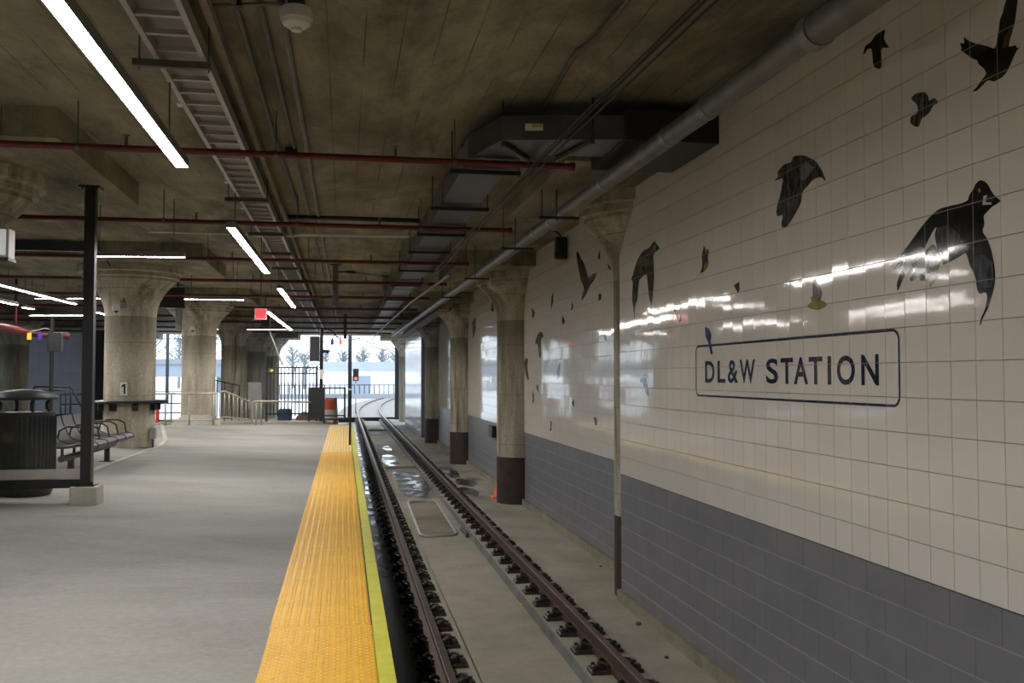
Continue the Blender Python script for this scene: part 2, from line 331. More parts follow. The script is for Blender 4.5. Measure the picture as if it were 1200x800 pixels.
# raised curb at the far end, slab behind it
m = MB(); e0, e1 = Vector((END_L[0] - 9, END_L[1])), Vector(END_L); e2 = Vector((-.5, 29.86))
for p, q in ((e1, e2),):
    n = Vector((-(q.y - p.y), q.x - p.x)).normalized() * .30
    m.add([(p.x, p.y, fz(p.x) - .2), (q.x, q.y, fz(q.x) - .2), (q.x + n.x, q.y + n.y, -.2), (p.x + n.x, p.y + n.y, -.2), (p.x, p.y, .235), (q.x, q.y, .10), (q.x + n.x, q.y + n.y, .10), (p.x + n.x, p.y + n.y, .235)],
          [(3, 2, 1, 0), (4, 5, 6, 7), (0, 1, 5, 4), (1, 2, 6, 5), (2, 3, 7, 6), (3, 0, 4, 7)])
struct(m.build('trim_1', 'pale_concrete'), 'pale concrete curb closing the far end of the platform')
m = MB(); m.prism([(-18, 26.9), (-5.75, 26.9), (-5.75, 27.25), (-.62, 30.2), (-.35, 30.2), (-.35, 33.2), (-18, 33.2)], -1.3, .05)
struct(m.build('floor_beyond', 'pale_concrete'), 'concrete slab beyond the platform curb')
# --- track bed
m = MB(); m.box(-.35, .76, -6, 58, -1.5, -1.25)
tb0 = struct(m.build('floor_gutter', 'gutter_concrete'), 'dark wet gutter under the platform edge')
m = MB()
rnd = random.Random(4)
yy = 13.0
while yy < 50:
    L = rnd.uniform(1.2, 3.5); x0 = rnd.uniform(.40, .46); n = 9
    ring = [(x0 + .17 + (.13 + rnd.uniform(-.04, .0)) * math.cos(2 * math.pi * k / n), yy + L / 2 + L / 2 * math.sin(2 * math.pi * k / n)) for k in range(n)]
    m.prism(ring, -1.26, -1.246); yy += L + rnd.uniform(.05, .8)
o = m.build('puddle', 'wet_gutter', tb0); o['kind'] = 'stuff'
m = MB(); m.box(.82, 1.165, -6, 58, -1.5, ZF); m.box(1.20, 2.10, -6, 58, -1.5, -1.20); m.box(2.10, 3.6, -6, 58, -1.5, ZF); m.box(1.165, 1.20, -6, 58, -1.5, -1.32)
tbd = struct(m.build('floor_trackbed', 'track_concrete'), 'stained concrete track bed with two rail plinths')
MB().box(.76, .82, -6, 58, -1.5, ZF).build('shade_plinth', 'shade_black_concrete', tbd)  # black strip paints in the platform's shade left of the rail
MB().box(2.088, 2.11, -6, 58, -1.22, ZF + .002).build('plinth_edge', 'plinth_grey', tbd)
pu = thing('puddle', 'shallow puddles shining in the track trough and beside the rail', 'puddle', (1.65, 26, -1.2))
del pu['category']; pu['kind'] = 'stuff'
for (xc_, yc_, rx, ry, zz) in ((1.66, 23.9, .40, 3.3, -1.2), (1.50, 30.6, .27, 2.4, -1.2), (1.62, 35.6, .16, 1.2, -1.2), (2.78, 21.2, .20, .9, ZF), (2.95, 22.9, .25, .8, ZF), (2.85, 25.5, .22, 1.6, ZF)):
    ring = [(xc_ + rx * (1 + rnd.uniform(-.25, .2)) * math.cos(2 * math.pi * k / 14), yc_ + ry * (1 + rnd.uniform(-.25, .2)) * math.sin(2 * math.pi * k / 14)) for k in range(14)]
    MB().prism(ring, zz - .01, zz + .003).build('water', 'wet_gutter', pu)
# --- ceiling with drop panels
ceil = struct(MB().box(-18, 4.4, -6, 55.8, CEIL, CEIL + .3).build('ceiling', 'ceiling_concrete'), 'board-marked brown concrete soffit')
for x, y in COLS_L + [(-11.8, yy) for _, yy in COLS_L]: MB().box(x - 1.57, x + 1.57, y - 1.68, y + 1.68, PAN, CEIL + .01).build('drop_panel', 'ceiling_concrete', ceil)
for x, y in COLS_R + [(3.6, 54.6)]:
    MB().box(x - 1.53, (XN + .3 if y < 11 else x + .6), y - 1.68 - (.25 if y < 11 else 0), y + 1.68 - (.25 if y < 11 else 0), PAN, CEIL + .01).build('drop_panel', 'ceiling_concrete', ceil)
# --- enclosing walls
struct(MB().box(-18.3, -18, -6, 33.5, 0, CEIL).box(-18.3, -18, 39.5, 51, 0, CEIL).box(-18.3, -18, 33.5, 39.5, 0, .8).box(-18.3, -18, 33.5, 39.5, 3.0, CEIL).build('wall_left', 'end_dark'), 'dark wall far to the left')
wf = MB()
for a, b, c_, d_ in ((33.5, 33.58, .8, 3.), (39.42, 39.5, .8, 3.), (36.46, 36.54, .8, 3.), (33.5, 39.5, .8, .88), (33.5, 39.5, 2.92, 3.)): wf.box(-18.2, -18.1, a, b, c_, d_)
wf = struct(wf.build('added_window', 'dark_steel'), 'unseen window added in the dark far left wall to let daylight in'); MB().box(-18.155, -18.145, 33.58, 39.42, .88, 2.92).build('pane', 'tinted_glass', wf)  # not in view; added so daylight reaches the blue tiled wall
struct(MB().box(-18, 4.2, -6.3, -6, -1.5, CEIL).build('wall_back', 'curb_concrete'), 'concrete wall behind the viewer')
struct(MB().box(-18, -10.9, 51, 51.3, -1.3, CEIL).build('wall_end', 'end_dark'), 'dark end wall left of the daylight opening')

# --- right wall: white tile over grey painted block
def tile_mesh(wd, hd, dp, b, mat, name):
    m = MB(); a, c = wd / 2, hd / 2
    vs = [(dp, -a, -c), (dp, a, -c), (dp, a, c), (dp, -a, c), (b, -a, -c), (b, a, -c), (b, a, c), (b, -a, c), (0, -a + b, -c + b), (0, a - b, -c + b), (0, a - b, c - b), (0, -a + b, c - b)]
    fs = [(8, 11, 10, 9)] + [(k, (k + 1) % 4, 4 + (k + 1) % 4, 4 + k) for k in range(4)] + [(4 + k, 4 + (k + 1) % 4, 8 + (k + 1) % 4, 8 + k) for k in range(4)]
    m.add(vs, fs); return m
TW = TS - .0036
TM = tile_mesh(TW, TW, .012, .0012, None, None); TME = TM.mesh('tile', 'white_glazed_tile')
BL, BH = .4064, .2032
BM = tile_mesh(BL - .0006, BH - .007, .05, .003, None, None); BME = BM.mesh('block', 'grey_painted_block')
def wall_run(name, label, xf, ya, yb, quota_t, quota_b, zbase=-1.0):
    """tile face at x = xf between ya and yb"""
    m = MB(); m.box(xf + .012, xf + .30, ya, yb, ZD, CEIL); back = struct(m.build(name, 'grout'), label)
    MB().box(xf + .02, xf + .30, ya, yb, zbase - .1, ZD).build('mortar_bed', 'mortar', back)
    tiles = []; k0 = math.ceil((ya - Y0) / TS - .02); k1 = math.floor((yb - Y0) / TS + .02)
    spans = [(Y0 + k * TS, Y0 + (k + 1) * TS) for k in range(k0, k1)]
    if Y0 + k0 * TS - ya > .02: spans.append((ya, Y0 + k0 * TS))
    if yb - Y0 - k1 * TS > .02: spans.append((Y0 + k1 * TS, yb))
    for s0, s1 in spans:
        for r in range(18):
            z0, z1 = ZD + r * TS, min(ZD + (r + 1) * TS, CEIL - .004)
            if z1 - z0 > .02: tiles.append(((xf, (s0 + s1) / 2, (z0 + z1) / 2), ((s1 - s0) / TS, (z1 - z0) / TS)))
    blocks = []
    for r in range(7):
        zc = ZD - (r + .5) * BH; y = ya - (BL / 2 if r % 2 else 0)
        while y < yb:
            a, b = max(y, ya), min(y + BL, yb)
            if b - a > .03: blocks.append(((xf + .013, (a + b) / 2, zc), ((b - a) / BL, 1)))
            y += BL
    def emit(items, quota, me, src, nm, stuffname, mat):
        vis = []
        for it in items:
            u, v, zc = proj(it[0]); vis.append((0 if (-20 < u < 1220 and -20 < v < 820) else 1, zc if zc > 0 else 99 - zc, it))
        vis.sort(key=lambda q: q[:2])
        for q in vis[:quota]: inst(nm, me, back, q[2][0], (1, q[2][1][0], q[2][1][1]))
        big = MB()
        for q in vis[quota:]:
            (x, y, z), (sy, sz) = q[2]
            big.add([(x + a, y + b * sy, z + c * sz) for a, b, c in src.v], src.f)
        if big.v: big.build(stuffname, mat, back, kind='stuff')
    emit(tiles, quota_t, TME, TM, 'tile', 'tile_field', 'white_glazed_tile'); emit(blocks, quota_b, BME, BM, 'block', 'block_field', 'grey_painted_block')
    return back
near = wall_run('wall_right', 'white glazed tile wall over grey block dado, nearest bay with the station name', XN, -6, 10.62, 250, 150)
MB().box(XN + .008, XN + .016, -6, 10.62, ZD - .006, ZD + .004).build('dado_trim', 'dark_steel', near)
bays = [(11.26, 18.76, 50, 110), (19.64, 27.56, 0, 40), (28.44, 36.46, 0, 0), (37.34, 40.0, 0, 0)]
for i, (a, b, qt, qb) in enumerate(bays):
    o = wall_run('wall_right_bay', ['white tile bay between the first two engaged columns', 'second white tile bay beyond the thick column', 'third white tile bay far along the track', 'last narrow tile bay before the grey pier'][i], XFW, a, b, qt, qb)
    MB().box(XFW + .008, XFW + .016, a, b, ZD - .006, ZD + .004).build('dado_trim', 'dark_steel', o)
# concrete curb at the foot of the wall
MB().box(XN - .045, XN + .10, -6, 10.6, ZF - .01, ZF + .125).build('foot_curb', 'curb_concrete', near)
MB().box(XFW - .045, XFW + .1, 11.2, 40, ZF - .01, ZF + .125).build('foot_curb', 'curb_concrete', near)
# pier beyond the tile bays
m = MB(); m.box(3.24, 3.9, 40, 50.5, ZF - .1, CEIL); pier = struct(m.build('wall_pier', 'grey_painted_block'), 'grey block pier wall near the daylight opening')
m = MB()
for r in range(12):
    for k in range(26):
        y = 40.05 + k * .4; m.box(3.228, 3.242, y, y + .39, -.9 + r * .4, -.51 + r * .4)
o = m.build('pier_tile', 'blue_grey_tile', pier); o['kind'] = 'stuff'
# blue tiled wall far to the left
m = MB(); m.box(-12.4, -9.95, 40.02, 40.3, 0, 3.3); bw = struct(m.build('wall_blue_tile', 'mortar'), 'blue grey tiled wall seen through the glass screen')
bt = MB().box(-.2, .2, 0, .025, -.2, .2).mesh('tile', 'blue_grey_tile')
for i in range(6):
    for j in range(8): inst('tile', bt, bw, (-12.19 + i * .407, 39.998, .21 + j * .407))

# ================================================================== COLUMNS
CAP = [(.47, 2.66), (.485, 2.80), (.53, 2.95), (.60, 3.09), (.70, 3.22), (.80, 3.31), (.83, 3.34), (.83, 3.38), (.89, 3.40), (.89, 3.47), (.96, 3.49), (.96, PAN)]
def column(x, y, zb, label, band=None, group='round concrete columns', half=False):
    t = thing('concrete_column', label, 'column', (x, y, zb), group)
    kw = dict(n=40)
    zb2 = zb
    if band is not None:
        MB().lathe((x, y), [(.474, zb), (.474, band)], **kw).build('painted_band', 'brown_paint', t); zb2 = band
    MB().lathe((x, y), [(.47, zb2), (.47, 2.66)], **kw).build('shaft', 'column_concrete', t)
    MB().lathe((x, y), CAP, **kw).build('capital', 'column_concrete', t)
    return t
LBL = ['round column at the left frame edge, only its flared capital showing', 'round column with the number one plate and shelf ring', 'round column behind the galvanised ramp railing', 'round column with grey cabinet beside its foot, third along the platform', 'slim looking round column just left of the black fence', 'dark backlit round column at the daylight opening']
for i, (x, y) in enumerate(COLS_L): column(x, y, fz(x) if i < 2 else (.05 if i == 2 else -1.1), LBL[i])
LBR = ['engaged column seen as a thin sliver beside the station name wall', 'thick engaged column with brown painted foot beside the orange cone', 'engaged column with brown painted foot, second beyond the cone', 'engaged column with brown painted foot, farthest before the grey pier']
for i, (x, y) in enumerate(COLS_R): column(x, y, ZF, LBR[i], -.15)
column(-11.8, 36.6, .05, 'round column at far left behind the litter bin')
column(3.6, 54.6, ZF, 'round column at the right of the daylight opening')

# ================================================================== LIGHT FITTINGS
def led(p0, p1, label, z=3.10, group='suspended linear lights'):
    a, b = Vector((*p0, z)), Vector((*p1, z)); mid = (a + b) / 2
    t = thing('linear_light', label, 'light', mid, group); dr = (b - a).normalized(); L = (b - a).length
    MB().obox(a + Vector((0, 0, .045)), b + Vector((0, 0, .045)), .095, .07).build('housing', 'fitting_grey', t)
    MB().obox(a + dr * .01 + Vector((0, 0, .0095)), b - dr * .01 + Vector((0, 0, .0095)), .085 if abs(dr.y) > .5 else .05, .004).build('lens', 'led_lens', t)
    for s in (.12, .88):
        p = a + (b - a) * s; top = CEIL
        for cx_, cy_ in COLS_L + [(-11.8, q) for _, q in COLS_L]:
            if abs(p.x - cx_) < 1.57 and abs(p.y - cy_) < 1.68: top = PAN
        if abs(p.x + 1.085) < .18: top = 3.60; p = Vector((-1.24 if p.x < -1.085 else p.x, p.y, p.z))
        MB().tube([p + Vector((0, 0, .09)), (p.x, p.y, top)], .006, 6).build('suspension_rod', 'conduit_steel', t)
led((-1.24, 2.9), (-1.24, 7.48), 'long glowing light at top left, nearest to the viewer')
led((-1.22, 10.45), (-1.20, 15.0), 'slanting glowing light above the platform, second from the viewer')
led((-1.18, 17.6), (-1.17, 22.4), 'short looking light beside the red exit sign, third along the platform')
led((-1.78, 22.5), (-1.72, 31.2), 'slanting light touching the right side of the exit sign', 3.0)
led((-1.26, -4.0), (-1.26, .6), 'added unseen long light overhead behind the viewer')  # unseen, added to carry the row back and light the near wall
led((-3.40, 13.30), (-2.13, 13.16), 'crosswise light in front of the numbered column')
led((-3.30, 20.35), (-2.09, 20.33), 'crosswise light left of the exit sign, over the ramp railing column')
led((-3.32, 33.2), (-1.99, 33.0), 'crosswise light below the exit sign, farthest of three')
led((-6.0, 17.0), (-5.93, 22.2), 'long slanting light seen through the glass screen')
led((-6.05, 9.8), (-6.0, 14.4), 'long light added out of view left of the frame over the waiting area')  # invented fitting outside the frame, adds light from the left row
led((-6.1, 2.8), (-6.05, 7.4), 'light added out of view left of the frame nearest the viewer')  # likewise invented and unseen, extends the left row towards the viewer
led((-7.3, 18.4), (-7.3, 22.7), 'short slanting light at the left frame edge, lowest of the slanting ones')
led((-7.4, 23.5), (-7.35, 24.0), 'tiny light spot at far left behind the glass')
led((-7.09, 23.3), (-5.51, 23.0), 'crosswise light behind the glass, upper of two', 3.30)
led((-8.2, 26.5), (-6.75, 26.25), 'crosswise light behind the glass, lower of two')
led((-.38, 38.0), (-.36, 42.0), 'small light dot above the black signal pole')
led((-6.15, 25.0), (-6.1, 29.5), 'light added out of sight behind the numbered column to brighten the columns beyond')  # made-up fitting screened by the column, lifts the farther columns
led((-5.6, 33.2), (-4.25, 33.2), 'light behind the railing column, peeping out at its right edge')
led((-3.8, -3.2), (-3.8, 1.4), 'added unseen long light over the platform behind the viewer, left one')  # extra fitting out of view, put in to brighten the near floor

# ================================================================== CEILING SERVICES
PY = [8.61, 12.56, 16.5, 20.19, 24.0, 28.1, 32.2, 35.6, 39.6, 43.6]; PXE = [2.12, 2.22, 2.15, 2.15, 2.1, 2.1, 2.1, 2.1, 2.1, 2.1]
PL = ['nearest red sprinkler pipe crossing under the ceiling', 'second red sprinkler pipe, crossing above the second slanting light', 'third red sprinkler pipe, crossing below the cream conduits', 'fourth red sprinkler pipe, meeting the hanging steel post', 'fifth red sprinkler pipe from the viewer', 'sixth red sprinkler pipe from the viewer', 'seventh red sprinkler pipe from the viewer', 'eighth red sprinkler pipe from the viewer', 'ninth red sprinkler pipe from the viewer', 'farthest red sprinkler pipe before the daylight opening']
for i, y in enumerate(PY):
    t = thing('sprinkler_pipe', PL[i], 'pipe', (0, y, 3.5), 'red sprinkler pipes')
    yl = y - .18 if i else y
    MB().tube([(-17.8, y, 3.5), (PXE[i], y, 3.5)], .031 if i < 3 else .034, 12).build('pipe_run', 'red_paint', t)
    MB().tube([(PXE[i] - .02, y, 3.5), (PXE[i] + .03, y, 3.5)], .042, 12).build('end_cap', 'red_paint', t)
    for x in (-2.3, -.62, 1.0):
        MB().tube([(x, y, 3.53), (x, y, CEIL)], .006, 6).build('hanger_rod', 'conduit_steel', t)
        MB().tube([(x - .015, y, 3.5), (x + .015, y, 3.5)], .04, 12).build('hanger_ring', 'conduit_steel', t)
    for x in (-5.2, -1.9, .45):
        h = MB(); h.tube([(x, y, 3.53), (x, y, 3.60)], .014, 8); h.lathe((x, y), [(.006, 3.60), (.03, 3.615), (.03, 3.62)], 10); h.build('sprinkler_head', 'conduit_steel', t)
# --- ladder tray
X0, X1, ZT = -1.236, -.935, 3.60
t = thing('cable_tray', 'light grey ladder cable tray running overhead along the platform', 'cable tray', (X0, 0, ZT))
for x in (X0, X1): MB().box(x - .018, x + .018, -5.5, 46, ZT, ZT + .10).build('side_rail', 'aluminium', t)
MB().box(X0, X1, -5.5, 46, ZT + .085, ZT + .10).build('cover', 'tray_cover', t)
rm = MB().box(X0 + .02, X1 - .02, -.018, .018, ZT + .012, ZT + .045).mesh('rung', 'aluminium', (0, 0, 0))
k = 0
y = .2
while y < 45.5:
    o = inst('rung', rm, None, (0, 0, 0)); o.parent = t; o.location = Vector((0, y, 0)) - t.location; y += .305
cl = MB().box(-.03, .03, -.05, .05, -.03, .03).mesh('splice_clip', 'white_plastic')
for y in (7.55, 10.5, 12.1): inst('splice_clip', cl, t, (X0 - .03, y, ZT + .04))
HG = ['crosswise strut holding the cable tray, nearest the viewer', 'crosswise strut holding the cable tray, just before the second slanting light', 'strut under the cable tray near the cream conduits', 'strut under the cable tray beyond the cream conduits', 'strut under the tray, fifth along', 'strut under the tray, sixth along', 'strut under the tray, seventh along', 'strut under the tray, eighth along', 'strut under the tray, farthest ones merge here']
for i, y in enumerate((6.45, 11.3, 14.0, 16.2, 18.4, 20.8, 23.2, 26.0, 30.0)):
    t = thing('tray_hanger', HG[i], 'hanger', (-1.15, y, 3.55), 'cable tray hangers')
    m = MB(); m.box(-1.39, -.895, y - .02, y + .02, 3.552, 3.56); m.box(-1.39, -.895, y - .022, y - .016, 3.552, 3.598); m.box(-1.39, -.895, y + .016, y + .022, 3.552, 3.598); m.build('strut', 'conduit_steel', t)
    for x in (-1.35, -.908): MB().tube([(x, y, 3.53), (x, y, CEIL)], .007, 6).build('threaded_rod', 'conduit_steel', t)
t = tag(MB().box(-.87, -.825, -5.5, 40, 3.74, 3.82).build('raceway', 'curb_concrete', loc=(-.82, 0, 3.72)), 'brown grey raceway running beside the cable tray', 'raceway')
def run(name, pts, r, mat, label, cat='conduit', n=8, group=None):
    return tag(MB().tube(pts, r, n).build(name, mat, loc=pts[0]), label, cat, group)
run('conduit', [(-.93 + .2, 1, 3.86), (-.70, 6, 3.86), (-.70, 9.0, 3.86), (-.66, 13.2, 3.86)], .026, 'conduit_steel', 'grey conduit just right of the cable tray raceway', group='ceiling conduits')
run('conduit', [(-.585, -5, 3.87), (-.53, 9.6, 3.87), (-.50, 20, 3.87), (-.45, 40, 3.87)], .017, 'conduit_steel', 'thin ceiling conduit, left one of the close pair', group='ceiling conduits')
run('conduit', [(-.47, -5, 3.872), (-.40, 9.6, 3.872), (-.38, 20, 3.872), (-.3, 40, 3.872)], .024, 'galvanized_pipe', 'ceiling conduit passing the smoke detector, right one of the close pair', group='ceiling conduits')
run('conduit', [(1.76, 4, 3.872), (1.743, 5.51, 3.872), (1.72, 6.30, 3.872), (1.66, 6.55, 3.872), (1.66, 6.75, 3.872), (1.72, 8.0, 3.872)], .02, 'conduit_steel', 'kinked thin conduit on the ceiling left of the wall pipe', group='ceiling conduits')
run('conduit', [(-.9, 14.0, 3.84), (1.1, 14.0, 3.84)], .035, 'dark_steel', 'dark crosswise tube standing in for a shadowed thin beam just before the second red pipe', group='ceiling conduits')  # dark tube in place of a thin beam lying in shadow
for i, yy in enumerate((15.3, 15.42)):
    run('conduit', [(-.92, yy - .25 + i * .05, 3.72), (-.85, yy - .06, 3.75), (-.7, yy, 3.78), (1.05, yy, 3.80)], .014, 'white_plastic', ['cream crosswise conduit leaving the tray, nearer of two', 'cream crosswise conduit leaving the tray, farther of two'][i], group='cream conduits')
run('conduit', [(-3.1, 15.6, 3.80), (-1.5, 15.6, 3.80), (-1.3, 15.7, 3.78), (-1.24, 15.95, 3.72)], .014, 'white_plastic', 'cream conduit entering the tray from the left', group='cream conduits')
tag(MB().bbox(-.62, -.50, 9.85, 9.98, 3.80, 3.875, .008).build('junction_box', 'dark_steel', loc=(-.56, 9.9, 3.8)), 'small dark junction box under the first red pipe', 'junction box')
for i, (dx, dz) in enumerate(((0, 0), (.045, .012), (.08, -.01))):
    run('cable', [(1.86 + dx, 2.0, 3.45 + dz), (1.79 + dx, 4.5, 3.44 + dz), (1.70 + dx, 7.75, 3.44 + dz), (1.64 + dx, 12.65, 3.44 + dz), (1.62 + dx, 21.5, 3.45 + dz)], .0085, 'cable_black', ['black overhead cable, left of three beside the duct', 'black overhead cable, middle of three beside the duct', 'black overhead cable, right of three beside the duct'][i], 'cable', group='black overhead cables')
run('pipe', [(1.95, 17.5, 3.42), (1.70, 24, 3.42), (1.45, 40, 3.42), (1.4, 50, 3.42)], .028, 'galvanized_pipe', 'slim galvanised pipe right of the far duct end', 'pipe')
# smoke detector
t = thing('smoke_detector', 'white round smoke detector on the ceiling left of centre', 'smoke detector', (-.31, 5.92, 3.68))
m = MB(); m.lathe((-.31, 5.92), [(.095, 3.80), (.10, 3.78), (.10, 3.73), (.092, 3.72)], 28); m.build('base', 'white_plastic', t)
m = MB(); m.lathe((-.31, 5.92), [(.092, 3.72), (.085, 3.70), (.06, 3.682), (.035, 3.676), (.034, 3.66), (.018, 3.655)], 28); m.build('sensor_dome', 'white_plastic', t)
MB().lathe((-.31, 5.92), [(.055, 3.80), (.055, CEIL)], 16).build('back_box', 'dark_steel', t)
MB().tube([(-.84, 6.06, 3.84), (-.40, 5.95, 3.84)], .014, 8).build('feed_conduit', 'galvanized_pipe', t)
MB().box(-.68, -.65, 5.98, 6.05, 3.82, CEIL).build('conduit_strap', 'dark_steel', t)
for i, (x, y) in enumerate(((-.86, 5.6), (-.66, 7.9))):
    pass
# --- duct
t = thing('air_duct', 'galvanised rectangular air duct turning from the wall and running along the ceiling', 'duct', (1.35, 9.1, 3.54))
DX0, DX1, DZ = 1.125, 1.57, 3.54
yb = [9.1, 10.9, 13.1, 15.3, 17.5, 19.7, 21.9, 24.1, 26.3, 28.5, 31, 33.5, 36, 38.5, 41]
for a, b in zip(yb[:-1], yb[1:]):
    dz = random.uniform(-.006, .006)
    m = MB(); m.box(DX0, DX1, a, b - .004, DZ + .002 + dz, 3.80); m.build('duct_section', 'galvanized_duct', t)
    m = MB(); m.box(DX0 - .006, DX1 + .006, b - .018, b + .014, DZ - .006, 3.806); m.build('flange', 'galvanized_duct', t)
MB().prism([(DX0, 9.1), (DX0, 8.6), (1.325, 7.89), (2.36, 7.68), (2.36, 8.34), (1.81, 8.37), (DX1, 8.65), (DX1, 9.1)], DZ, 3.75).build('elbow', 'galvanized_duct', t)
MB().box(2.36, 3.19, 7.60, 8.78, 3.52, 3.79).build('plenum', 'dark_steel', t)
MB().lathe((2.72, 8.0), [(.20, 3.79), (.20, 3.84), (.23, 3.85), (.23, 3.87), (.16, 3.885)], 24).build('inlet_collar', 'dark_steel', t)
p = ony(626.5, 148, 7.80); p.y = 7.80
st = MB().obox((p.x - .075, 7.838 - .0, p.z), (p.x + .075, 7.808, p.z), .006, .06)
st = st.build('warning_sticker', 'sign_white', t)
MB().obox((p.x - .02, 7.824, p.z + .012), (p.x + .07, 7.806, p.z + .012), .008, .026).build('sticker_band', 'sign_yellow', st)
DH = ['strut under the duct, right behind the nearest red pipe', 'strut under the duct, second from the viewer', 'strut under the duct by the second red pipe', 'strut under the duct beyond the second red pipe', 'strut under the duct, fifth from the viewer', 'strut under the duct, sixth from the viewer', 'strut under the duct, farthest one picked out', ]
for i, y in enumerate((9.05, 11.1, 13.2, 15.1, 17.8, 20.7, 24.6)):
    h = thing('duct_hanger', DH[i], 'hanger', (1.35, y, 3.49), 'duct hangers')
    m = MB(); m.box(DX0 - .12, DX1 + .14, y - .02, y + .02, 3.49, 3.498); m.box(DX0 - .12, DX1 + .14, y - .021, y - .016, 3.49, 3.531); m.box(DX0 - .12, DX1 + .14, y + .016, y + .021, 3.49, 3.531); m.build('strut', 'dark_steel', h)
    for x in (DX0 - .1, DX1 + .12): MB().tube([(x, y, 3.47), (x, y, CEIL)], .007, 6).build('threaded_rod', 'dark_steel', h)
for i, (a, b) in enumerate((((1.345, 7.95, 3.515), (1.68, 8.5, 3.515)), ((2.09, 7.72, 3.515), (1.93, 8.42, 3.515)))):
    h = thing('duct_hanger', ['angled strut under the duct elbow, left one', 'angled strut under the duct elbow, right one'][i], 'hanger', a, 'duct hangers')
    MB().obox(a, b, .04, .03).build('strut', 'conduit_steel', h)
    for q in (a, b): MB().tube([(q[0], q[1], 3.50), (q[0], q[1], CEIL)], .007, 6).build('threaded_rod', 'dark_steel', h)
# --- big pipe along the wall
t = thing('drain_pipe', 'thick galvanised pipe running under the ceiling along the tiled wall', 'pipe', (2.6, 6, 3.5))
PP = lambda y: Vector((2.545 - (y - 4) * .0078, y, 3.40))
MB().tube([PP(4.7), PP(8), PP(15), PP(44)], .079, 20).build('pipe_run', 'galvanized_pipe', t)
MB().tube([PP(1.0), PP(3), PP(4.7)], .093, 20).build('wide_section', 'galvanized_pipe', t)
for y in (4.7, 6.2, 7.0, 8.8, 11.1, 12.0, 14.8, 18.0, 21.4, 24.7, 28.5):
    MB().tube([PP(y - .05), PP(y + .05)], .083 if y > 5 else .103, 20).build('coupling', 'galvanized', t)
for i, y in enumerate((10.3, 12.9, 17.0, 21.2)):
    h = thing('pipe_hanger', ['short strut beside the thick wall pipe at the sliver column', 'short strut beside the thick wall pipe past the second red pipe', 'short strut beside the thick wall pipe near the cone column', 'farthest short strut beside the thick wall pipe'][i], 'hanger', (2.4, y, 3.29), 'pipe hangers')
    MB().box(2.16, 2.62, y - .02, y + .02, 3.285, 3.315).build('strut', 'dark_steel', h)
    zt = PAN if any(abs(y - c[1]) < 1.68 for c in COLS_R) else CEIL
    for x in (2.19, 2.36): MB().tube([(x, y, 3.27), (x, y, zt)], .007, 6).build('threaded_rod', 'dark_steel', h)
t = thing('cable_ladder', 'dark cable ladder high along the far right columns', 'cable tray', (2.7, 27, 3.4))
for x in (2.60, 2.98): MB().box(x - .015, x + .015, 26.5, 46, 3.40, 3.48).build('side_rail', 'dark_steel', t)
rm2 = MB().box(2.6 - 2.7, 2.98 - 2.7, -.12, .12, .02, .045).mesh('rung', 'aluminium')
for i in range(32): o = inst('rung', rm2); o.parent = t; o.location = (0, i * .6, 0)
for i, y in enumerate((30., 38.)):
    pass
# --- hanging posts for the overhead wire
for i, (x, y, zb, l) in enumerate(((-.2, 20.36, 3.02, 'grey steel post hanging from the ceiling left of the duct'), (.02, 36.5, 2.95, 'small steel post hanging from the ceiling above the daylight opening'), (.95, 22.4, 3.55, 'stub bracket hanging from the ceiling beside the far duct'))):
    t = thing('hanging_post', l, 'post', (x, y, CEIL), 'hanging posts')
    m = MB(); m.box(x - .06, x + .06, y - .06, y - .045, zb, CEIL); m.box(x - .06, x + .06, y + .045, y + .06, zb, CEIL); m.box(x - .008, x + .008, y - .05, y + .05, zb, CEIL); m.build('shaft', 'galvanized_pipe', t)
    MB().box(x - .12, x + .12, y - .12, y + .12, CEIL - .02, CEIL).build('top_plate', 'dark_steel', t)
    if i == 0:
        MB().tube([(x + .06, y, 3.74), (x + .2, y, 3.75), (x + .25, y, 3.75), (x + .42, y, 3.74)], [.015, .015, .035, .03], 10).build('insulator', 'dark_steel', t)
        MB().tube([(x + .42, y, 3.74), (1.3, y + .2, 3.62)], .006, 6).build('stay_wire', 'dark_steel', t)
# wall camera on a goose neck
t = thing('security_camera', 'dark camera box on a goose neck conduit against the tiled wall', 'camera', (3.36, 15.0, 3.62))
cx0, cy0 = 3.36, 15.0; q = ony(657, 290, cy0); cx0 = q.x
MB().bbox(cx0 - .095, cx0 + .095, cy0 - .08, cy0 + .08, q.z - .19, q.z + .17, .015).build('housing', 'dark_steel', t)
MB().tube([(cx0, cy0, q.z + .17), (cx0 - .01, cy0, q.z + .2), (cx0 - .06, cy0, q.z + .26), (cx0 - .16, cy0, q.z + .28), (cx0 - .33, cy0, q.z + .25)], .016, 8).build('goose_neck', 'cable_black', t)
m = MB(); m.tube([(cx0 - .06, cy0 - .07, q.z - .10), (cx0 - .08, cy0 - .15, q.z - .12)], .05, 14); m.build('lens', 'ink_black', t)
# black box on the tile wall
p = onx(579, 505, 3.6)
t = thing('wall_box', 'small black box fixed on the grey block dado left of the cone column', 'box', (3.56, p.y, p.z))
MB().bbox(3.50, 3.60, p.y - .30, p.y + .30, p.z - .14, p.z + .14, .02).build('case', 'black_paint', t)
MB().box(3.60, 3.62, p.y - .05, p.y + .05, p.z - .05, p.z + .05).build('mount', 'dark_steel', t)

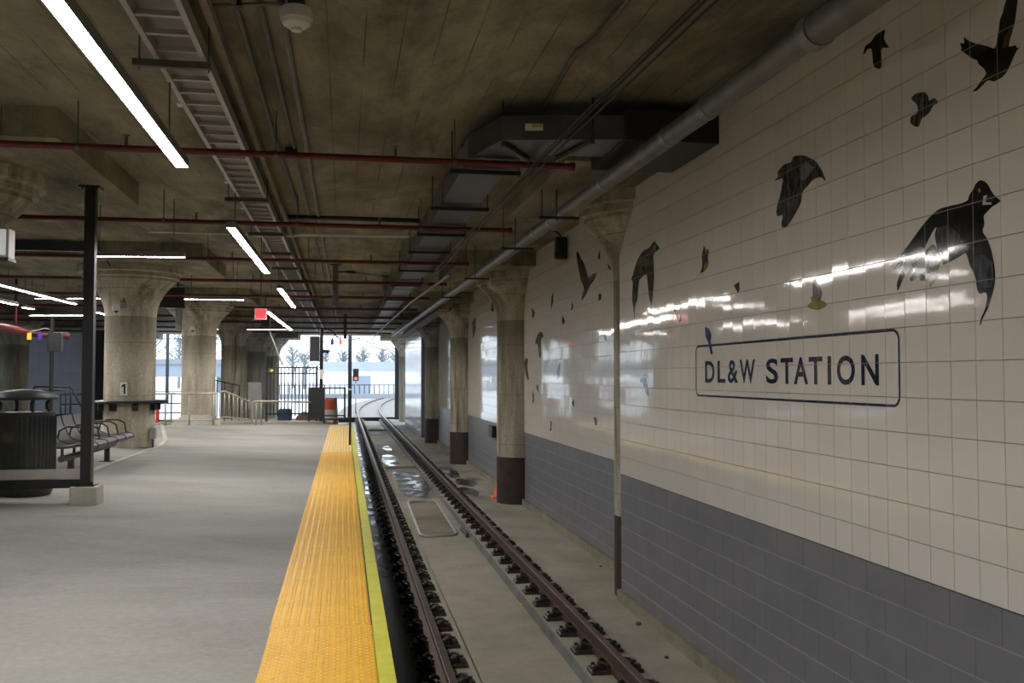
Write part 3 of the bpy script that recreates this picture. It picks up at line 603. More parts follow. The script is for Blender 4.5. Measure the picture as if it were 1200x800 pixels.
# ================================================================== TRACK
SEC = [(-.07, 0), (.07, 0), (.07, .012), (.012, .03), (.012, .108), (-.012, .108), (-.012, .03), (-.07, .012)]
HEAD = [(-.012, .106), (.012, .106), (.036, .118), (.036, .145), (.028, .15), (-.028, .15), (-.036, .145), (-.036, .118)]
def cx_off(y): return 0 if y < 58 else .00135 * (y - 58) ** 2
ys = [-6, 20, 40, 56] + [58 + 4 * k for k in range(14)]
def fmesh():
    m = MB(); m.bbox(-.235, .235, -.10, .10, 0, .034, .008)
    for s in (-1, 1):
        m.bbox(s * .125 - .035, s * .125 + .035, -.04, .04, .034, .085, .01); m.bbox(s * .19 - .03, s * .19 + .03, -.07, .0, .034, .07, .008)
        m.tube([(s * .07, -.075, .06), (s * .105, -.082, .088), (s * .16, -.05, .098), (s * .15, 0, .104), (s * .11, .05, .098), (s * .07, .065, .062)], .015, 6)
        m.tube([(s * .19, .045, .034), (s * .19, .045, .075)], .02, 6)
    return m.mesh('fastener', 'fastener_iron')
FM = fmesh()
for i, (xc, l) in enumerate(((.872, 'rusty running rail nearest the platform edge'), (2.373, 'rusty running rail nearest the tiled wall'))):
    t = thing('running_rail', l, 'rail', (xc, 0, -1.08), 'track rails')
    path = [(xc + cx_off(y), y, -1.08) for y in ys]
    MB().sweep(SEC, path).build('rail_web', 'rail_rust', t); MB().sweep(HEAD, path).build('rail_head', 'rail_head', t)
    y = 4.2
    while y < 58: inst('fastener', FM, t, (xc, y + i * .2, ZF)); y += .612
p = [onz(x, y, -1.185) for x, y in ((478, 588), (511, 587), (536, 627), (493, 628.5))]
t = thing('hatch_frame', 'pale metal loop frame lying in the track trough', 'hatch frame', ((p[0] + p[2]) / 2))
ring = []
for k in range(4):
    a, b, c = p[k - 1], p[k], p[(k + 1) % 4]; u, v = (a - b).normalized(), (c - b).normalized()
    ring += [b + u * .22, b + u * .08 + v * .03, b + u * .03 + v * .08, b + v * .22]
MB().tube(ring + [ring[0]], .028, 8).build('frame_tube', 'aluminium', t)
MB().prism([((q - t.location) * .94 + t.location)[:2] for q in p], -1.199, -1.188).build('cover_plate', 'curb_concrete', t)
for i, y in enumerate((27.6, 47.0)): tag(MB().bbox(1.20, 2.10, y, y + .18, -1.20, -1.13, .01).build('trough_bar', 'curb_concrete', loc=(1.6, y, -1.2)), ['low concrete bar across the track trough beyond the puddle', 'farthest low concrete bar across the track trough'][i], 'bar')
q = onz(556, 622, ZF)
tag(MB().tube([(2.02, q.y + .5, -1.14), (2.04, q.y + .1, -1.14), (2.05, q.y, -1.16), (2.05, q.y - .02, -1.2)], .03, 10).build('drain_elbow', 'dark_steel', loc=(2.05, q.y, -1.2)), 'small bent pipe end against the right rail plinth', 'pipe')
for i, (u, v, s, mt, l) in enumerate(((748, 732, .035, 'dirt_pile', 'small brown stone on the track floor near the wall curb'), (781, 771, .02, 'ink_black', 'tiny black pebble on the track floor, nearest'), (704, 664, .02, 'ink_black', 'tiny black pebble near the foot of the sliver column'))):
    c = onz(u, v, ZF); m = MB(); m.lathe((c.x, c.y), [(s * .5, ZF), (s, ZF + s * .3), (s * .8, ZF + s * .8), (s * .3, ZF + s)], 7); tag(m.build('pebble', mt, loc=c), l, 'pebble')
c = onz(611, 709, -1.2); m = MB(); m.prism([(c.x - .05, c.y), (c.x - .01, c.y - .03), (c.x + .05, c.y - .01), (c.x + .03, c.y + .03), (c.x - .02, c.y + .035)], -1.2, -1.19); tag(m.build('fallen_leaf', 'sign_yellow', loc=c), 'small yellow leaf lying in the track trough', 'leaf')
# traffic cone behind the column foot
c = Vector((3.30, 19.98, ZF))
t = thing('traffic_cone', 'orange traffic cone half hidden behind the brown column foot', 'cone', c)
MB().bbox(c.x - .17, c.x + .17, c.y - .17, c.y + .17, ZF, ZF + .035, .02).build('base', 'orange_plastic', t)
MB().lathe((c.x, c.y), [(.12, ZF + .035), (.03, ZF + .42), (.022, ZF + .44)], 20).build('body', 'orange_plastic', t)

# ================================================================== PLATFORM EDGE
XA, XB = -.428, .168; PLN = 1.31
def tact(stud):
    m = MB(); m.bbox(XA, XB, .002, PLN - .002, -.02, .004, .004); m.cur = 1; n = 6
    w_ = (XB - XA) / 10
    for i in range(10):
        xc = XA + w_ * (i + .5); k = 0; y = .03
        while y < PLN - .02:
            x = xc + (.011 if k % 2 else -.011)
            vs = [(x + .0125 * math.cos(2 * math.pi * j / n), y + .0125 * math.sin(2 * math.pi * j / n), .004) for j in range(n)] + [(x + .007 * math.cos(2 * math.pi * j / n), y + .007 * math.sin(2 * math.pi * j / n), .0105) for j in range(n)]
            m.add(vs, [(j, (j + 1) % n, n + (j + 1) % n, n + j) for j in range(n)] + [tuple(range(n, 2 * n))]); k += 1; y += .0285
    m.cur = 0; return m.mesh('tactile_panel', ['tactile_yellow', stud])
TA, TB = tact('tactile_stud'), tact('tactile_pale')
t = thing('tactile_strip', 'yellow studded tactile paving strip along the platform edge', 'tactile paving', (-.13, 5.76, 0))
for k in range(-8, 19):
    y = 5.76 + k * PLN
    if y + PLN > 29.95: break
    inst('tactile_panel', TB if y > 18.2 else TA, t, (.008 if k < 0 else 0, y, .001 if k < 0 else 0))
t = thing('edge_strip', 'lime yellow nosing strip along the platform brink', 'edge strip', (.22, 4.77, 0))
lm = MB().bbox(.178, .264, .003, 2.897, -.025, .006, .003).mesh('nosing_piece', 'lime_edge')
for k in range(-4, 9): inst('nosing_piece', lm, t, (0, 4.77 + k * 2.9, 0), (1, 1 if k < 8 else .65, 1))

# ================================================================== GLASS SCREEN, BIN, BENCHES
YS = 11.06; zs = fz(-2.8)
t = thing('glass_screen', 'black framed glass wind screen standing on concrete footings', 'glass screen', (-2.8, YS, zs))
for xp in (-2.80, -5.55):
    b = MB(); b.bbox(xp - .145, xp + .145, YS - .145, YS + .145, zs - .03, zs + .20, .008); b.build('footing', 'pale_concrete', t)
    ps = MB().box(xp - .056, xp + .056, YS - .056, YS + .056, zs + .20, PAN - .01).build('post', 'black_paint', t)
    MB().box(xp - .10, xp + .10, YS - .10, YS + .10, zs + .20, zs + .212).build('base_plate', 'black_paint', ps); MB().box(xp - .11, xp + .11, YS - .10, YS + .10, PAN - .022, PAN).build('top_plate', 'black_paint', ps)
    for sx in (-.075, .075):
        MB().tube([(xp + sx, YS - .075, zs + .21), (xp + sx, YS - .075, zs + .25)], .013, 8).build('anchor_bolt', 'black_paint', ps)
        MB().tube([(xp + sx, YS - .08, PAN - .05), (xp + sx, YS - .08, PAN - .02)], .013, 8).build('anchor_bolt', 'black_paint', ps)
MB().box(-5.49, -2.857, YS - .05, YS + .05, 2.89, 3.0).build('top_rail', 'black_paint', t)
MB().box(-5.49, -2.857, YS - .05, YS + .05, .275, .369).build('bottom_rail', 'black_paint', t)
MB().box(-5.48, -2.862, YS - .006, YS + .006, .44, 2.79).build('glass_pane', 'tinted_glass', t)
fb = MB().box(-5.48, -2.862, YS - .009, YS + .009, .372, .481).build('frosted_band', 'frosted_strip', t)
c = Vector((-3.675, 11.76, fz(-3.675))); z0 = c.z
t = thing('litter_bin', 'dark grey round litter bin with domed lid behind the glass', 'litter bin', c)
bd = MB().lathe((c.x, c.y), [(.30, z0), (.31, z0 + .03), (.325, z0 + .06), (.325, z0 + .92), (.335, z0 + .925), (.335, z0 + .96), (.30, z0 + .965), (.28, z0 + .955)], 40).build('body', 'bin_grey', t)
for k in range(40):
    a = 2 * math.pi * k / 40; MB().obox((c.x + .325 * math.cos(a), c.y + .325 * math.sin(a), z0 + .07), (c.x + .325 * math.cos(a), c.y + .325 * math.sin(a), z0 + .91), .045, .005).build('slat', 'bin_grey', bd)
MB().lathe((c.x, c.y), [(.352, z0 + 1.10), (.356, z0 + 1.13), (.34, z0 + 1.155), (.27, z0 + 1.19), (.15, z0 + 1.215), (.02, z0 + 1.222)], 40).build('lid', 'bin_grey', t)
for k in range(4):
    a = R(35 + 90 * k); e = Vector((math.cos(a), math.sin(a), 0))
    MB().tube([c + e * .29 + Vector((0, 0, .955)), c + e * .25 + Vector((0, 0, 1.0)), c + e * .25 + Vector((0, 0, 1.06)), c + e * .32 + Vector((0, 0, 1.125))], .02, 8).build('lid_support', 'black_paint', t)
a0 = R(250); lb = MB()
for k in range(4):
    a1, a2 = a0 + k * .09, a0 + (k + 1) * .09; lb.add([(c.x + .34 * math.cos(q), c.y + .34 * math.sin(q), z0 + z) for q, z in ((a1, .62), (a2, .62), (a2, .74), (a1, .74))], [(0, 1, 2, 3)])
lb.build('recycling_label', 'dirt_pile', t)
PROF = [(-.37, .79), (-.34, .68), (-.28, .54), (-.22, .455), (-.11, .405), (.04, .405), (.18, .43), (.26, .425), (.295, .395), (.285, .35)]
def bench(x, ya, label):
    zb = fz(x); t = thing('bench', label, 'bench', (x, ya, zb), 'perforated metal benches')
    n = 5; wd = .57
    for i in range(n):
        m = MB(); a, b = ya + i * wd + .015, ya + (i + 1) * wd - .015; vs = []; k = len(PROF)
        for j, (px, pz) in enumerate(PROF):
            q = PROF[min(j + 1, k - 1)]; r_ = PROF[max(j - 1, 0)]; nx, nz = -(q[1] - r_[1]), q[0] - r_[0]; L = math.hypot(nx, nz); nx, nz = nx / L * .007, nz / L * .007
            vs += [(x + px + nx, a, zb + pz + nz), (x + px + nx, b, zb + pz + nz), (x + px - nx, b, zb + pz - nz), (x + px - nx, a, zb + pz - nz)]
        m.smooth = True
        m.add(vs, [(4 * j + s, 4 * j + (s + 1) % 4, 4 * j + 4 + (s + 1) % 4, 4 * j + 4 + s) for j in range(k - 1) for s in range(4)] + [(0, 1, 2, 3), (4 * k - 4, 4 * k - 3, 4 * k - 2, 4 * k - 1)])
        m.smooth = False; m.build('seat', 'bench_grey', t)
    for i in range(n + 1):
        y = ya + i * wd; MB().tube([(x + a, y, zb + b) for a, b in PROF], .019, 8).build('rib', 'dark_steel', t)
        if 0 < i: MB().tube([(x - .24, y, zb + .50), (x - .22, y, zb + .60), (x - .12, y, zb + .655), (x + .06, y, zb + .65), (x + .15, y, zb + .60), (x + .18, y, zb + .44)], .014, 8).build('armrest', 'dark_steel', t)
    MB().tube([(x - .02, ya - .05, zb + .25), (x - .02, ya + n * wd + .05, zb + .25)], .045, 12).build('beam', 'bench_grey', t)
    for y in (ya + .42, ya + 2.45):
        l = MB().box(x - .055, x + .015, y - .035, y + .035, zb + .01, zb + .24).build('leg', 'dark_steel', t)
        MB().box(x - .12, x + .08, y - .07, y + .07, zb, zb + .014).build('foot_plate', 'dark_steel', l)
    for i in range(n + 1):
        y = ya + i * wd; MB().obox((x - .02, y, zb + .29), (x - .02, y, zb + .405), .03, .04).build('seat_bracket', 'dark_steel', t)
bench(-3.74, 13.6, 'grey metal bench with loop armrests beside the black post')
bench(-5.15, 13.9, 'grey metal bench farther left, behind the litter bin')

# ================================================================== TEXT
def text_mesh(s, size, depth=.001, spacing=1.0, bold=0.):
    cu = bpy.data.curves.new('lettering', 'FONT'); cu.body = s; cu.size = size; cu.extrude = depth; cu.resolution_u = 6; cu.offset = bold; cu.space_character = spacing
    ob = bpy.data.objects.new('lettering', cu); col.objects.link(ob); dg = bpy.context.evaluated_depsgraph_get(); me = bpy.data.meshes.new_from_object(ob.evaluated_get(dg))
    bpy.data.objects.remove(ob); bpy.data.curves.remove(cu); return me
def place_text(name, me, parent, org, ex, ey, mat, sx=1., sy=1.):
    """org: lower left corner; ex, ey: unit axes of the lettering"""
    ex, ey = Vector(ex), Vector(ey); ez = ex.cross(ey); x0 = min(v.co.x for v in me.vertices); y0 = min(v.co.y for v in me.vertices)
    o = bpy.data.objects.new(name, me); col.objects.link(o); me.materials.clear(); me.materials.append(MATS[mat]); org = Vector(org) - wloc(parent)
    for v in me.vertices:
        c = v.co.copy(); v.co = org + ex * ((c.x - x0) * sx) + ey * ((c.y - y0) * sy) + ez * c.z
    o.parent = parent; return o
def tsize(me): return max(v.co.x for v in me.vertices) - min(v.co.x for v in me.vertices), max(v.co.y for v in me.vertices) - min(v.co.y for v in me.vertices)

# --- things on the numbered column
cx1, cy1 = COLS_L[1]
t = thing('shelf_ring', 'black leaning shelf ring around the numbered column', 'shelf', (cx1, cy1, 1.0))
MB().lathe((cx1, cy1), [(.475, .995), (.70, .995), (.715, 1.01), (.715, 1.03), (.70, 1.038), (.475, 1.038)], 48, closed=False).build('ring_top', 'black_paint', t)
for k in range(8):
    a = R(-112 + 45 * k); e = Vector((math.cos(a), math.sin(a), 0)); s_ = Vector((-math.sin(a), math.cos(a), 0)); b = Vector((cx1, cy1, 0))
    m = MB(); m.obox(b + e * .475 + Vector((0, 0, .91)), b + e * .57 + Vector((0, 0, .91)), .10, .12); m.obox(b + e * .475 + Vector((0, 0, .985)), b + e * .68 + Vector((0, 0, .985)), .04, .02); m.build('bracket', 'black_paint', t)
t = thing('number_plate', 'white plate with a black numeral one on the column', 'sign', (cx1, cy1 - .48, 1.15))
pl = ony(144.8, 455.5, cy1 - .478); nx = pl.x
MB().box(nx - .062, nx + .062, cy1 - .485, cy1 - .46, pl.z - .125, pl.z + .125).build('plate', 'sign_white', t)
m = MB(); pg = [(.002, 0), (.036, 0), (.036, .19), (.012, .19), (-.036, .158), (-.036, .122), (.002, .142)]
m.add([(nx + a, cy1 - .4875, pl.z - .095 + b) for a, b in pg] + [(nx + a, cy1 - .485, pl.z - .095 + b) for a, b in pg], [tuple(range(7)), tuple(range(13, 6, -1))] + [(k, (k + 1) % 7, 7 + (k + 1) % 7, 7 + k) for k in range(7)]); m.build('numeral', 'ink_black', t)
c = ony(140, 360, cy1 - .55)
t = thing('security_camera', 'small white camera on the numbered column below its capital', 'camera', c, 'column cameras')
MB().bbox(c.x - .10, c.x + .02, c.y - .16, c.y, c.z - .07, c.z + .04, .015).build('housing', 'white_plastic', t); MB().bbox(c.x + .01, c.x + .12, c.y - .02, c.y + .08, c.z - .01, c.z + .11, .01).build('mount', 'grey_enamel', t)
MB().lathe((c.x - .04, c.y - .08), [(.04, c.z - .07), (.03, c.z - .10), (.01, c.z - .11)], 14).build('lens', 'ink_black', t)
MB().tube([(c.x + .08, c.y + .02, c.z + .1), (c.x + .07, c.y + .0, c.z + .3), (c.x + .02, c.y - .1, c.z + .5), (c.x - .06, c.y - .30, c.z + .68), (c.x - .12, c.y - .5, PAN)], .012, 8).build('feed_conduit', 'cable_black', t)
c = ony(228, 384, COLS_L[2][1] - .55); dup(t, c, 'small white camera on the column behind the ramp railing')
t = thing('junction_box', 'small grey box low on the right of the numbered column', 'junction box', (cx1 + .5, cy1 - .2, .3))
MB().bbox(cx1 + .43, cx1 + .54, cy1 - .3, cy1 - .15, .30, .52, .01).build('case', 'grey_enamel', t); MB().tube([(cx1 + .48, cy1 - .22, .14), (cx1 + .48, cy1 - .22, .3)], .02, 8).build('feed_conduit', 'conduit_steel', t)
# --- information screen box at the left frame edge
t = thing('information_display', 'silver edged display box hanging at the left frame edge', 'display', (-3.6, 9.0, 2.85))
MB().bbox(-4.3, -2.955, 8.95, 9.13, 2.56, 2.83, .012).build('case', 'aluminium', t); MB().box(-4.28, -2.975, 8.943, 8.951, 2.58, 2.81).build('screen', 'panel_glow', t); MB().box(-4.31, -2.95, 8.94, 9.14, 2.53, 2.56).build('bottom_trim', 'black_paint', t)
for x in (-4.1, -3.2): MB().tube([(x, 9.04, 2.83), (x, 9.04, PAN)], .015, 8).build('drop_rod', 'black_paint', t)
# --- exit sign
t = thing('exit_sign', 'lit red exit sign hanging over the platform', 'exit sign', (-1.9, 22, 3.05))
MB().bbox(-2.03, -1.755, 22.0, 22.06, 2.80, 3.06, .008).build('case', 'white_plastic', t); MB().box(-2.005, -1.775, 21.994, 22.0, 2.825, 3.04).build('face', 'exit_red', t)
me = text_mesh('EXIT', .1); w1, h1 = tsize(me); place_text('lettering', me, t, (-1.985, 21.9925, 2.885), (1, 0, 0), (0, 0, 1), 'red_plastic', .19 / w1, .10 / h1)
MB().tube([(-1.89, 22.03, 3.06), (-1.89, 22.03, CEIL)], .012, 8).build('drop_rod', 'conduit_steel', t)
t = thing('speaker_box', 'small black box hanging right below the exit sign', 'speaker', (-2.2, 28.5, 3.2)); c = ony(311, 377, 28.5)
MB().bbox(c.x - .12, c.x + .12, 28.4, 28.6, c.z - .14, c.z + .14, .015).build('case', 'black_paint', t); MB().tube([(c.x, 28.5, c.z + .14), (c.x, 28.5, CEIL if c.x > -2.5 else PAN)], .01, 6).build('drop_rod', 'black_paint', t)

# ================================================================== FAR END OF THE PLATFORM
YR = 27.05
t = thing('ramp_railing', 'galvanised tube railing along the platform end curb', 'railing', (-4.2, YR, .2), 'galvanised railings')
zc_ = lambda x: .235 - (x + 5.7) * .0257
yc = lambda x: YR + (x + 4.8) * .5793 if x > -4.8 else YR
tp = [ony(*q) for q in ((194, 461, 27.1), (250, 461, 27.8))]; 
P1, P2 = Vector((-4.83, 26.98, 1.03)), Vector((-3.57, 27.0, 1.03))
MB().tube([P1, P2], .024, 8).build('top_rail', 'rail_galv', t)
MB().tube([P1 + Vector((0, 0, -.74)), P2 + Vector((0, 0, -.74))], .02, 8).build('bottom_rail', 'rail_galv', t)
for s in (0, .5, 1): q = P1.lerp(P2, s); MB().tube([(q.x, q.y, .15), q], .024, 8).build('post', 'rail_galv', t)
P3, P4 = ony(263, 458, 27.2), ony(291, 470, 27.9)
MB().tube([P2, P3, P4], .024, 8).build('sloped_rail', 'rail_galv', t)
MB().tube([P2 + Vector((0, 0, -.76)), P3 + Vector((0, 0, -.72)), P4 + Vector((0, 0, -.52))], .02, 8).build('sloped_bottom_rail', 'rail_galv', t)
for k in range(8):
    s = (k + .5) / 8; q = P2.lerp(P3, s * 3.2) if s < .31 else P3.lerp(P4, (s - .31) / .69); MB().tube([(q.x, q.y, q.z - (.74 - .2 * s)), q], .016, 6).build('picket', 'rail_galv', t)
t = thing('handrail', 'low galvanised handrail running right towards the black gate', 'railing', (-2.7, 28.6, .1), 'galvanised railings')
Q1, Q2 = ony(296, 470, 28.1), ony(364, 471, 29.6)
MB().tube([Q1 + Vector((0, 0, -.6)), Q1 + Vector((-.03, 0, -.05)), Q1 + Vector((.05, .02, 0)), Q2], .026, 8).build('top_rail', 'rail_galv', t)
for s in (.06, .14): q = Q1.lerp(Q2, s); MB().tube([(q.x, q.y, .08), q], .022, 8).build('post', 'rail_galv', t)
t = tag(MB().add([(-4.85, 27.12, .05), (-3.4, 27.12, .05), (-3.4, 28.6, .05), (-4.85, 28.6, .05), (-4.45, 27.42, .42), (-3.75, 27.42, .42), (-3.75, 28.4, .42), (-4.45, 28.4, .42)], [(3, 2, 1, 0), (4, 5, 6, 7), (0, 1, 5, 4), (1, 2, 6, 5), (2, 3, 7, 6), (3, 0, 4, 7)]).build('column_plinth', 'pale_concrete', loc=(-4.1, 27.9, .05)), 'sloping concrete plinth at the foot of the railing column', 'plinth')
# red bollard and black guard rails left of the railing column
t = thing('marker_post', 'red marker post left of the ramp railing', 'post', (-5.2, 27.6, .05)); MB().tube([(-5.13, 27.5, .05), (-5.13, 27.5, .62)], .05, 12).build('shaft', 'red_plastic', t); MB().tube([(-5.13, 27.5, .62), (-5.13, 27.5, .66)], .055, 12).build('cap', 'red_plastic', t)
t = thing('guard_rail', 'black guard rail outside, left of the railing column', 'railing', (-6, 30.5, .05), 'black guard rails')
for z in (.95, .65, .35, .12): MB().tube([(-8.5, 30.5, z), (-4.6, 31.2, z)], .02, 6).build('rail', 'black_paint', t)
for s in range(6): x = -8.5 + s * .78; MB().tube([(x, 30.5 + (x + 8.5) * .18, .05), (x, 30.5 + (x + 8.5) * .18, .97)], .022, 6).build('post', 'black_paint', t)
t = thing('stair_rail', 'black stair rail between the second and third columns', 'railing', (-3.9, 31.5, .05), 'black guard rails')
a, b = Vector((-4.25, 31.2, 1.42)), Vector((-3.45, 32.4, 1.2))
MB().tube([a, b], .022, 6).build('rail', 'black_paint', t)
for k in range(5): q = a.lerp(b, k / 4); MB().tube([(q.x, q.y, .05), q], .018, 6).build('post', 'black_paint', t)
# tall picket fence
YF = 31.0; t = thing('picket_fence', 'tall black picket fence panel at the platform end', 'fence', (-1.7, YF, .05))
for x in (-2.45, -.88): MB().box(x - .035, x + .035, YF - .035, YF + .035, .05, 1.82).build('post', 'black_paint', t)
for z in (1.79, 1.60, .30): MB().box(-2.45, -.88, YF - .02, YF + .02, z - .022, z + .022).build('rail', 'black_paint', t)
for k in range(1, 14): x = -2.45 + 1.57 * k / 14; MB().box(x - .017, x + .017, YF - .017, YF + .017, .22, 1.79).build('picket', 'black_paint', t)
MB().box(-2.36, -2.26, YF - .045, YF - .03, 1.63, 1.74).build('warning_tag', 'sign_yellow', t)
# black gate and signal pole
YG = 29.75; t = thing('platform_gate', 'low black gate closing the platform end by the tracks', 'gate', (-.5, YG, 0))
for x in (-1.07, -.62, .02): MB().box(x - .03, x + .03, YG - .03, YG + .03, .05 if x < -.3 else .1, 1.16).build('gate_post', 'black_paint', t)
for z in (1.14, .28, .17): MB().box(-1.07, .02, YG - .022, YG + .022, z - .022, z + .022).build('rail', 'black_paint', t)
MB().box(-1.05, -.64, YG - .012, YG + .012, .2, 1.12).build('solid_panel', 'black_paint', t)
for k in range(1, 12): x = -.62 + .64 * k / 12; MB().box(x - .005, x + .005, YG - .005, YG + .005, .28, 1.14).build('mesh_bar', 'black_paint', t)
t = thing('gate_post', 'thin black post with white cap standing on the yellow tactile strip', 'post', (.13, 20.76, .01))
MB().box(.105, .155, 20.735, 20.785, .004, 1.20).build('shaft', 'black_paint', t); MB().box(.10, .16, 20.73, 20.79, 1.20, 1.235).build('cap', 'reflective_white', t)
YP = 30.05; xp = ony(376.5, 440, YP).x; t = thing('signal_pole', 'tall black pole with a dark box and hanging lanterns at the platform end', 'signal pole', (xp, YP, .02))
MB().tube([(xp, YP, .02), (xp, YP, 3.02)], .055, 14).build('pole', 'black_paint', t)
MB().bbox(xp - .36, xp - .06, YP - .12, YP + .12, 1.98, 2.76, .02).build('box', 'black_paint', t)
MB().tube([(xp + .05, YP, 2.3), (xp + .22, YP - .05, 2.28)], .05, 10).build('camera', 'black_paint', t)
MB().box(xp - .06, xp + .06, YP - .065, YP - .055, 1.42, 1.72).build('notice', 'reflective_white', t)
arm = MB().tube([(xp + .05, YP, 2.95), (xp + .15, YP, 3.0), (xp + .35, YP, 2.93), (xp + .45, YP, 2.78), (xp + .46, YP, 2.72)], .02, 8).build('arm', 'black_paint', t)
MB().tube([(xp + .33, YP, 2.66), (xp + .36, YP, 2.74), (xp + .46, YP, 2.76), (xp + .56, YP, 2.74), (xp + .59, YP, 2.66)], .02, 8).build('hook', 'black_paint', t)
for dx, mt in ((.33, 'lamp_blue'), (.59, 'lamp_red')):
    l = MB().tube([(xp + dx, YP, 2.50), (xp + dx, YP, 2.66)], .045, 12).build('lantern', mt, t); MB().tube([(xp + dx, YP, 2.66), (xp + dx, YP, 2.69)], .03, 12).build('lantern_cap', 'black_paint', l)
# the like pole far to the left, seen through the glass
YP = 24.0; q = ony(61, 400, YP); xp = q.x; t = thing('signal_pole', 'black pole with lanterns seen through the glass screen', 'signal pole', (xp, YP, .16))
MB().tube([(xp, YP, .16), (xp, YP, 2.9)], .045, 12).build('pole', 'black_paint', t)
MB().bbox(xp - .08, xp + .22, YP - .1, YP + .1, 2.1, 2.55, .02).build('box', 'black_paint', t)
MB().tube([(xp, YP, 2.6), (xp - .15, YP, 2.66), (xp - .3, YP, 2.62), (xp - .5, YP, 2.56)], .012, 8).build('arm', 'grey_enamel', t)
for dx, mt in ((-.27, 'lamp_blue'), (-.51, 'lamp_orange')): MB().tube([(xp + dx, YP, 2.38), (xp + dx, YP, 2.54)], .05, 12).build('lantern', mt, t)
t = thing('guard_rail', 'black guard rail with sloping end seen through the glass screen', 'railing', (-7.5, 26, .16), 'black guard rails')
q = [ony(*p_, 26) for p_ in ((40, 453), (83, 453), (95, 476))]
MB().tube(q, .028, 8).build('top_rail', 'black_paint', t)
MB().tube([q[0] + Vector((0, 0, -.1)), q[1] + Vector((-.12, 0, -.1)), Vector((q[1].x - .12, 26, .16))], .02, 8).build('inner_rail', 'black_paint', t)
for x in (q[0].x, q[1].x): MB().tube([(x, 26, .16), (x, 26, q[0].z)], .028, 8).build('post', 'black_paint', t)
t = thing('fire_main', 'thick bright red pipe at far left under the ceiling', 'pipe', (-8, 22, 2.6)); a, b = ony(-30, 376, 22), ony(46, 392, 25)
MB().tube([a, b, b + Vector((.5, .6, 0))], .09, 14).build('pipe_run', 'red_paint', t); q = a.lerp(b, .6); MB().tube([q, (q.x, q.y, CEIL)], .03, 10).build('riser', 'red_paint', t)
# cabinet, tarp, dirt, hose
c = ony(299, 463, 33); t = thing('electrical_cabinet', 'grey electrical cabinet at the foot of the third column', 'cabinet', (c.x, 32.9, .05))
MB().bbox(c.x - .22, c.x + .22, 32.75, 33.0, .42, 1.30, .01).build('case', 'grey_enamel', t); MB().box(c.x - .2, c.x + .2, 32.74, 32.75, .45, 1.27).build('door', 'grey_enamel', t); MB().box(c.x - .15, c.x + .15, 32.8, 32.95, .05, .42).build('stand', 'grey_enamel', t)
c = ony(334, 484, 32.2); t = tag(MB().bbox(c.x - .22, c.x + .22, 31.9, 32.5, .05, .42, .05).build('tarp_bundle', 'blue_tarp', loc=(c.x, 32.2, .05)), 'dark blue tarp bundle behind the picket fence', 'tarp')
c = ony(357, 486, 32.2); m = MB(); m.lathe((c.x, 32.2), [(.30, .05), (.26, .16), (.15, .28), (.05, .32)], 14); tag(m.build('dirt_heap', 'dirt_pile', loc=(c.x, 32.2, .05)), 'small brown heap of dirt behind the picket fence', 'dirt heap')
c0, c1 = ony(316, 388, 34), ony(331, 428, 34); run('hose', [(c0.x, 34, CEIL), c0, c0.lerp(c1, .5) + Vector((.05, 0, -.1)), c1], .03, 'white_plastic', 'cream hose hanging slantwise beside the dark column', 'hose')

a, b = ony(183.5, 337, 24.6), ony(216.5, 361, 24.6)
t = thing('hanging_display', 'black display back hanging between the numbered column and the railing column', 'display', (a.x, 24.6, a.z))
MB().bbox(a.x, b.x, 24.5, 24.7, b.z, a.z, .02).build('case', 'black_paint', t)
for f_ in (.25, .75): x = a.x + (b.x - a.x) * f_; MB().tube([(x, 24.6, a.z), (x, 24.6, CEIL)], .02, 8).build('drop_rod', 'black_paint', t)
a = ony(210, 330, 25.6); b = ony(210, 388, 25.6); x = a.x
t = thing('hanging_post', 'grey steel post hanging beside the black display back', 'post', (x, 25.6, CEIL), 'hanging posts')
m = MB(); m.box(x - .07, x + .07, 25.53, 25.545, b.z, CEIL); m.box(x - .07, x + .07, 25.655, 25.67, b.z, CEIL); m.box(x - .01, x + .01, 25.54, 25.66, b.z, CEIL); m.build('shaft', 'galvanized', t)
MB().box(x - .12, x + .12, 25.48, 25.72, CEIL - .02, CEIL).build('top_plate', 'dark_steel', t)

# ================================================================== OUTSIDE
g = MB(); g.box(-260, 260, 58, 420, -1.6, -1.12); g.box(-260, -.35, 33.2, 58, -1.6, -1.12); g.box(4.5, 260, 33.2, 58, -1.6, -1.12)
struct(g.build('floor_outside', 'outside_ground'), 'pale open ground outside the station')
m = MB(); path = [(1.6 + cx_off(y), y, -1.12) for y in [58.05] + ys[5:]]; m.sweep([(-2.2, 0), (2.2, 0), (1.6, .05), (-1.6, .05)], path); tag(m.build('track_bed', 'ballast', loc=(1.6, 58, -1.12)), 'grey ballast under the curving track outside', 'ballast', None)['kind'] = 'stuff'
struct(MB().box(-.35, 3.9, 57.6, 58.0, -1.5, -.98).build('trim_2', 'dark_steel'), 'dark threshold beam at the daylight opening')
# barrels
for i, (u, v, l) in enumerate(((385.5, 484, 'orange barrel nearest the black gate'), (388, 478, 'orange barrel behind the gate, farther one'))):
    y = 34.5 + i * 3; c = ony(u, 480, y); zb = -1.12; t = thing('traffic_barrel', l, 'barrel', (c.x, y, zb), 'orange barrels')
    z1 = ony(u, 468 if i == 0 else 466, y).z; k = (z1 - zb) / 1.0
    for q in range(5): MB().lathe((c.x, y), [(.30 - .015 * q, zb + k * q * .2), (.29 - .015 * q, zb + k * (q + 1) * .2)], 18).build('band', 'orange_plastic' if q % 2 == 0 else 'reflective_white', t)
    MB().bbox(c.x - .4, c.x + .4, y - .4, y + .4, zb - .01, zb + .08, .05).build('foot', 'ink_black', t)
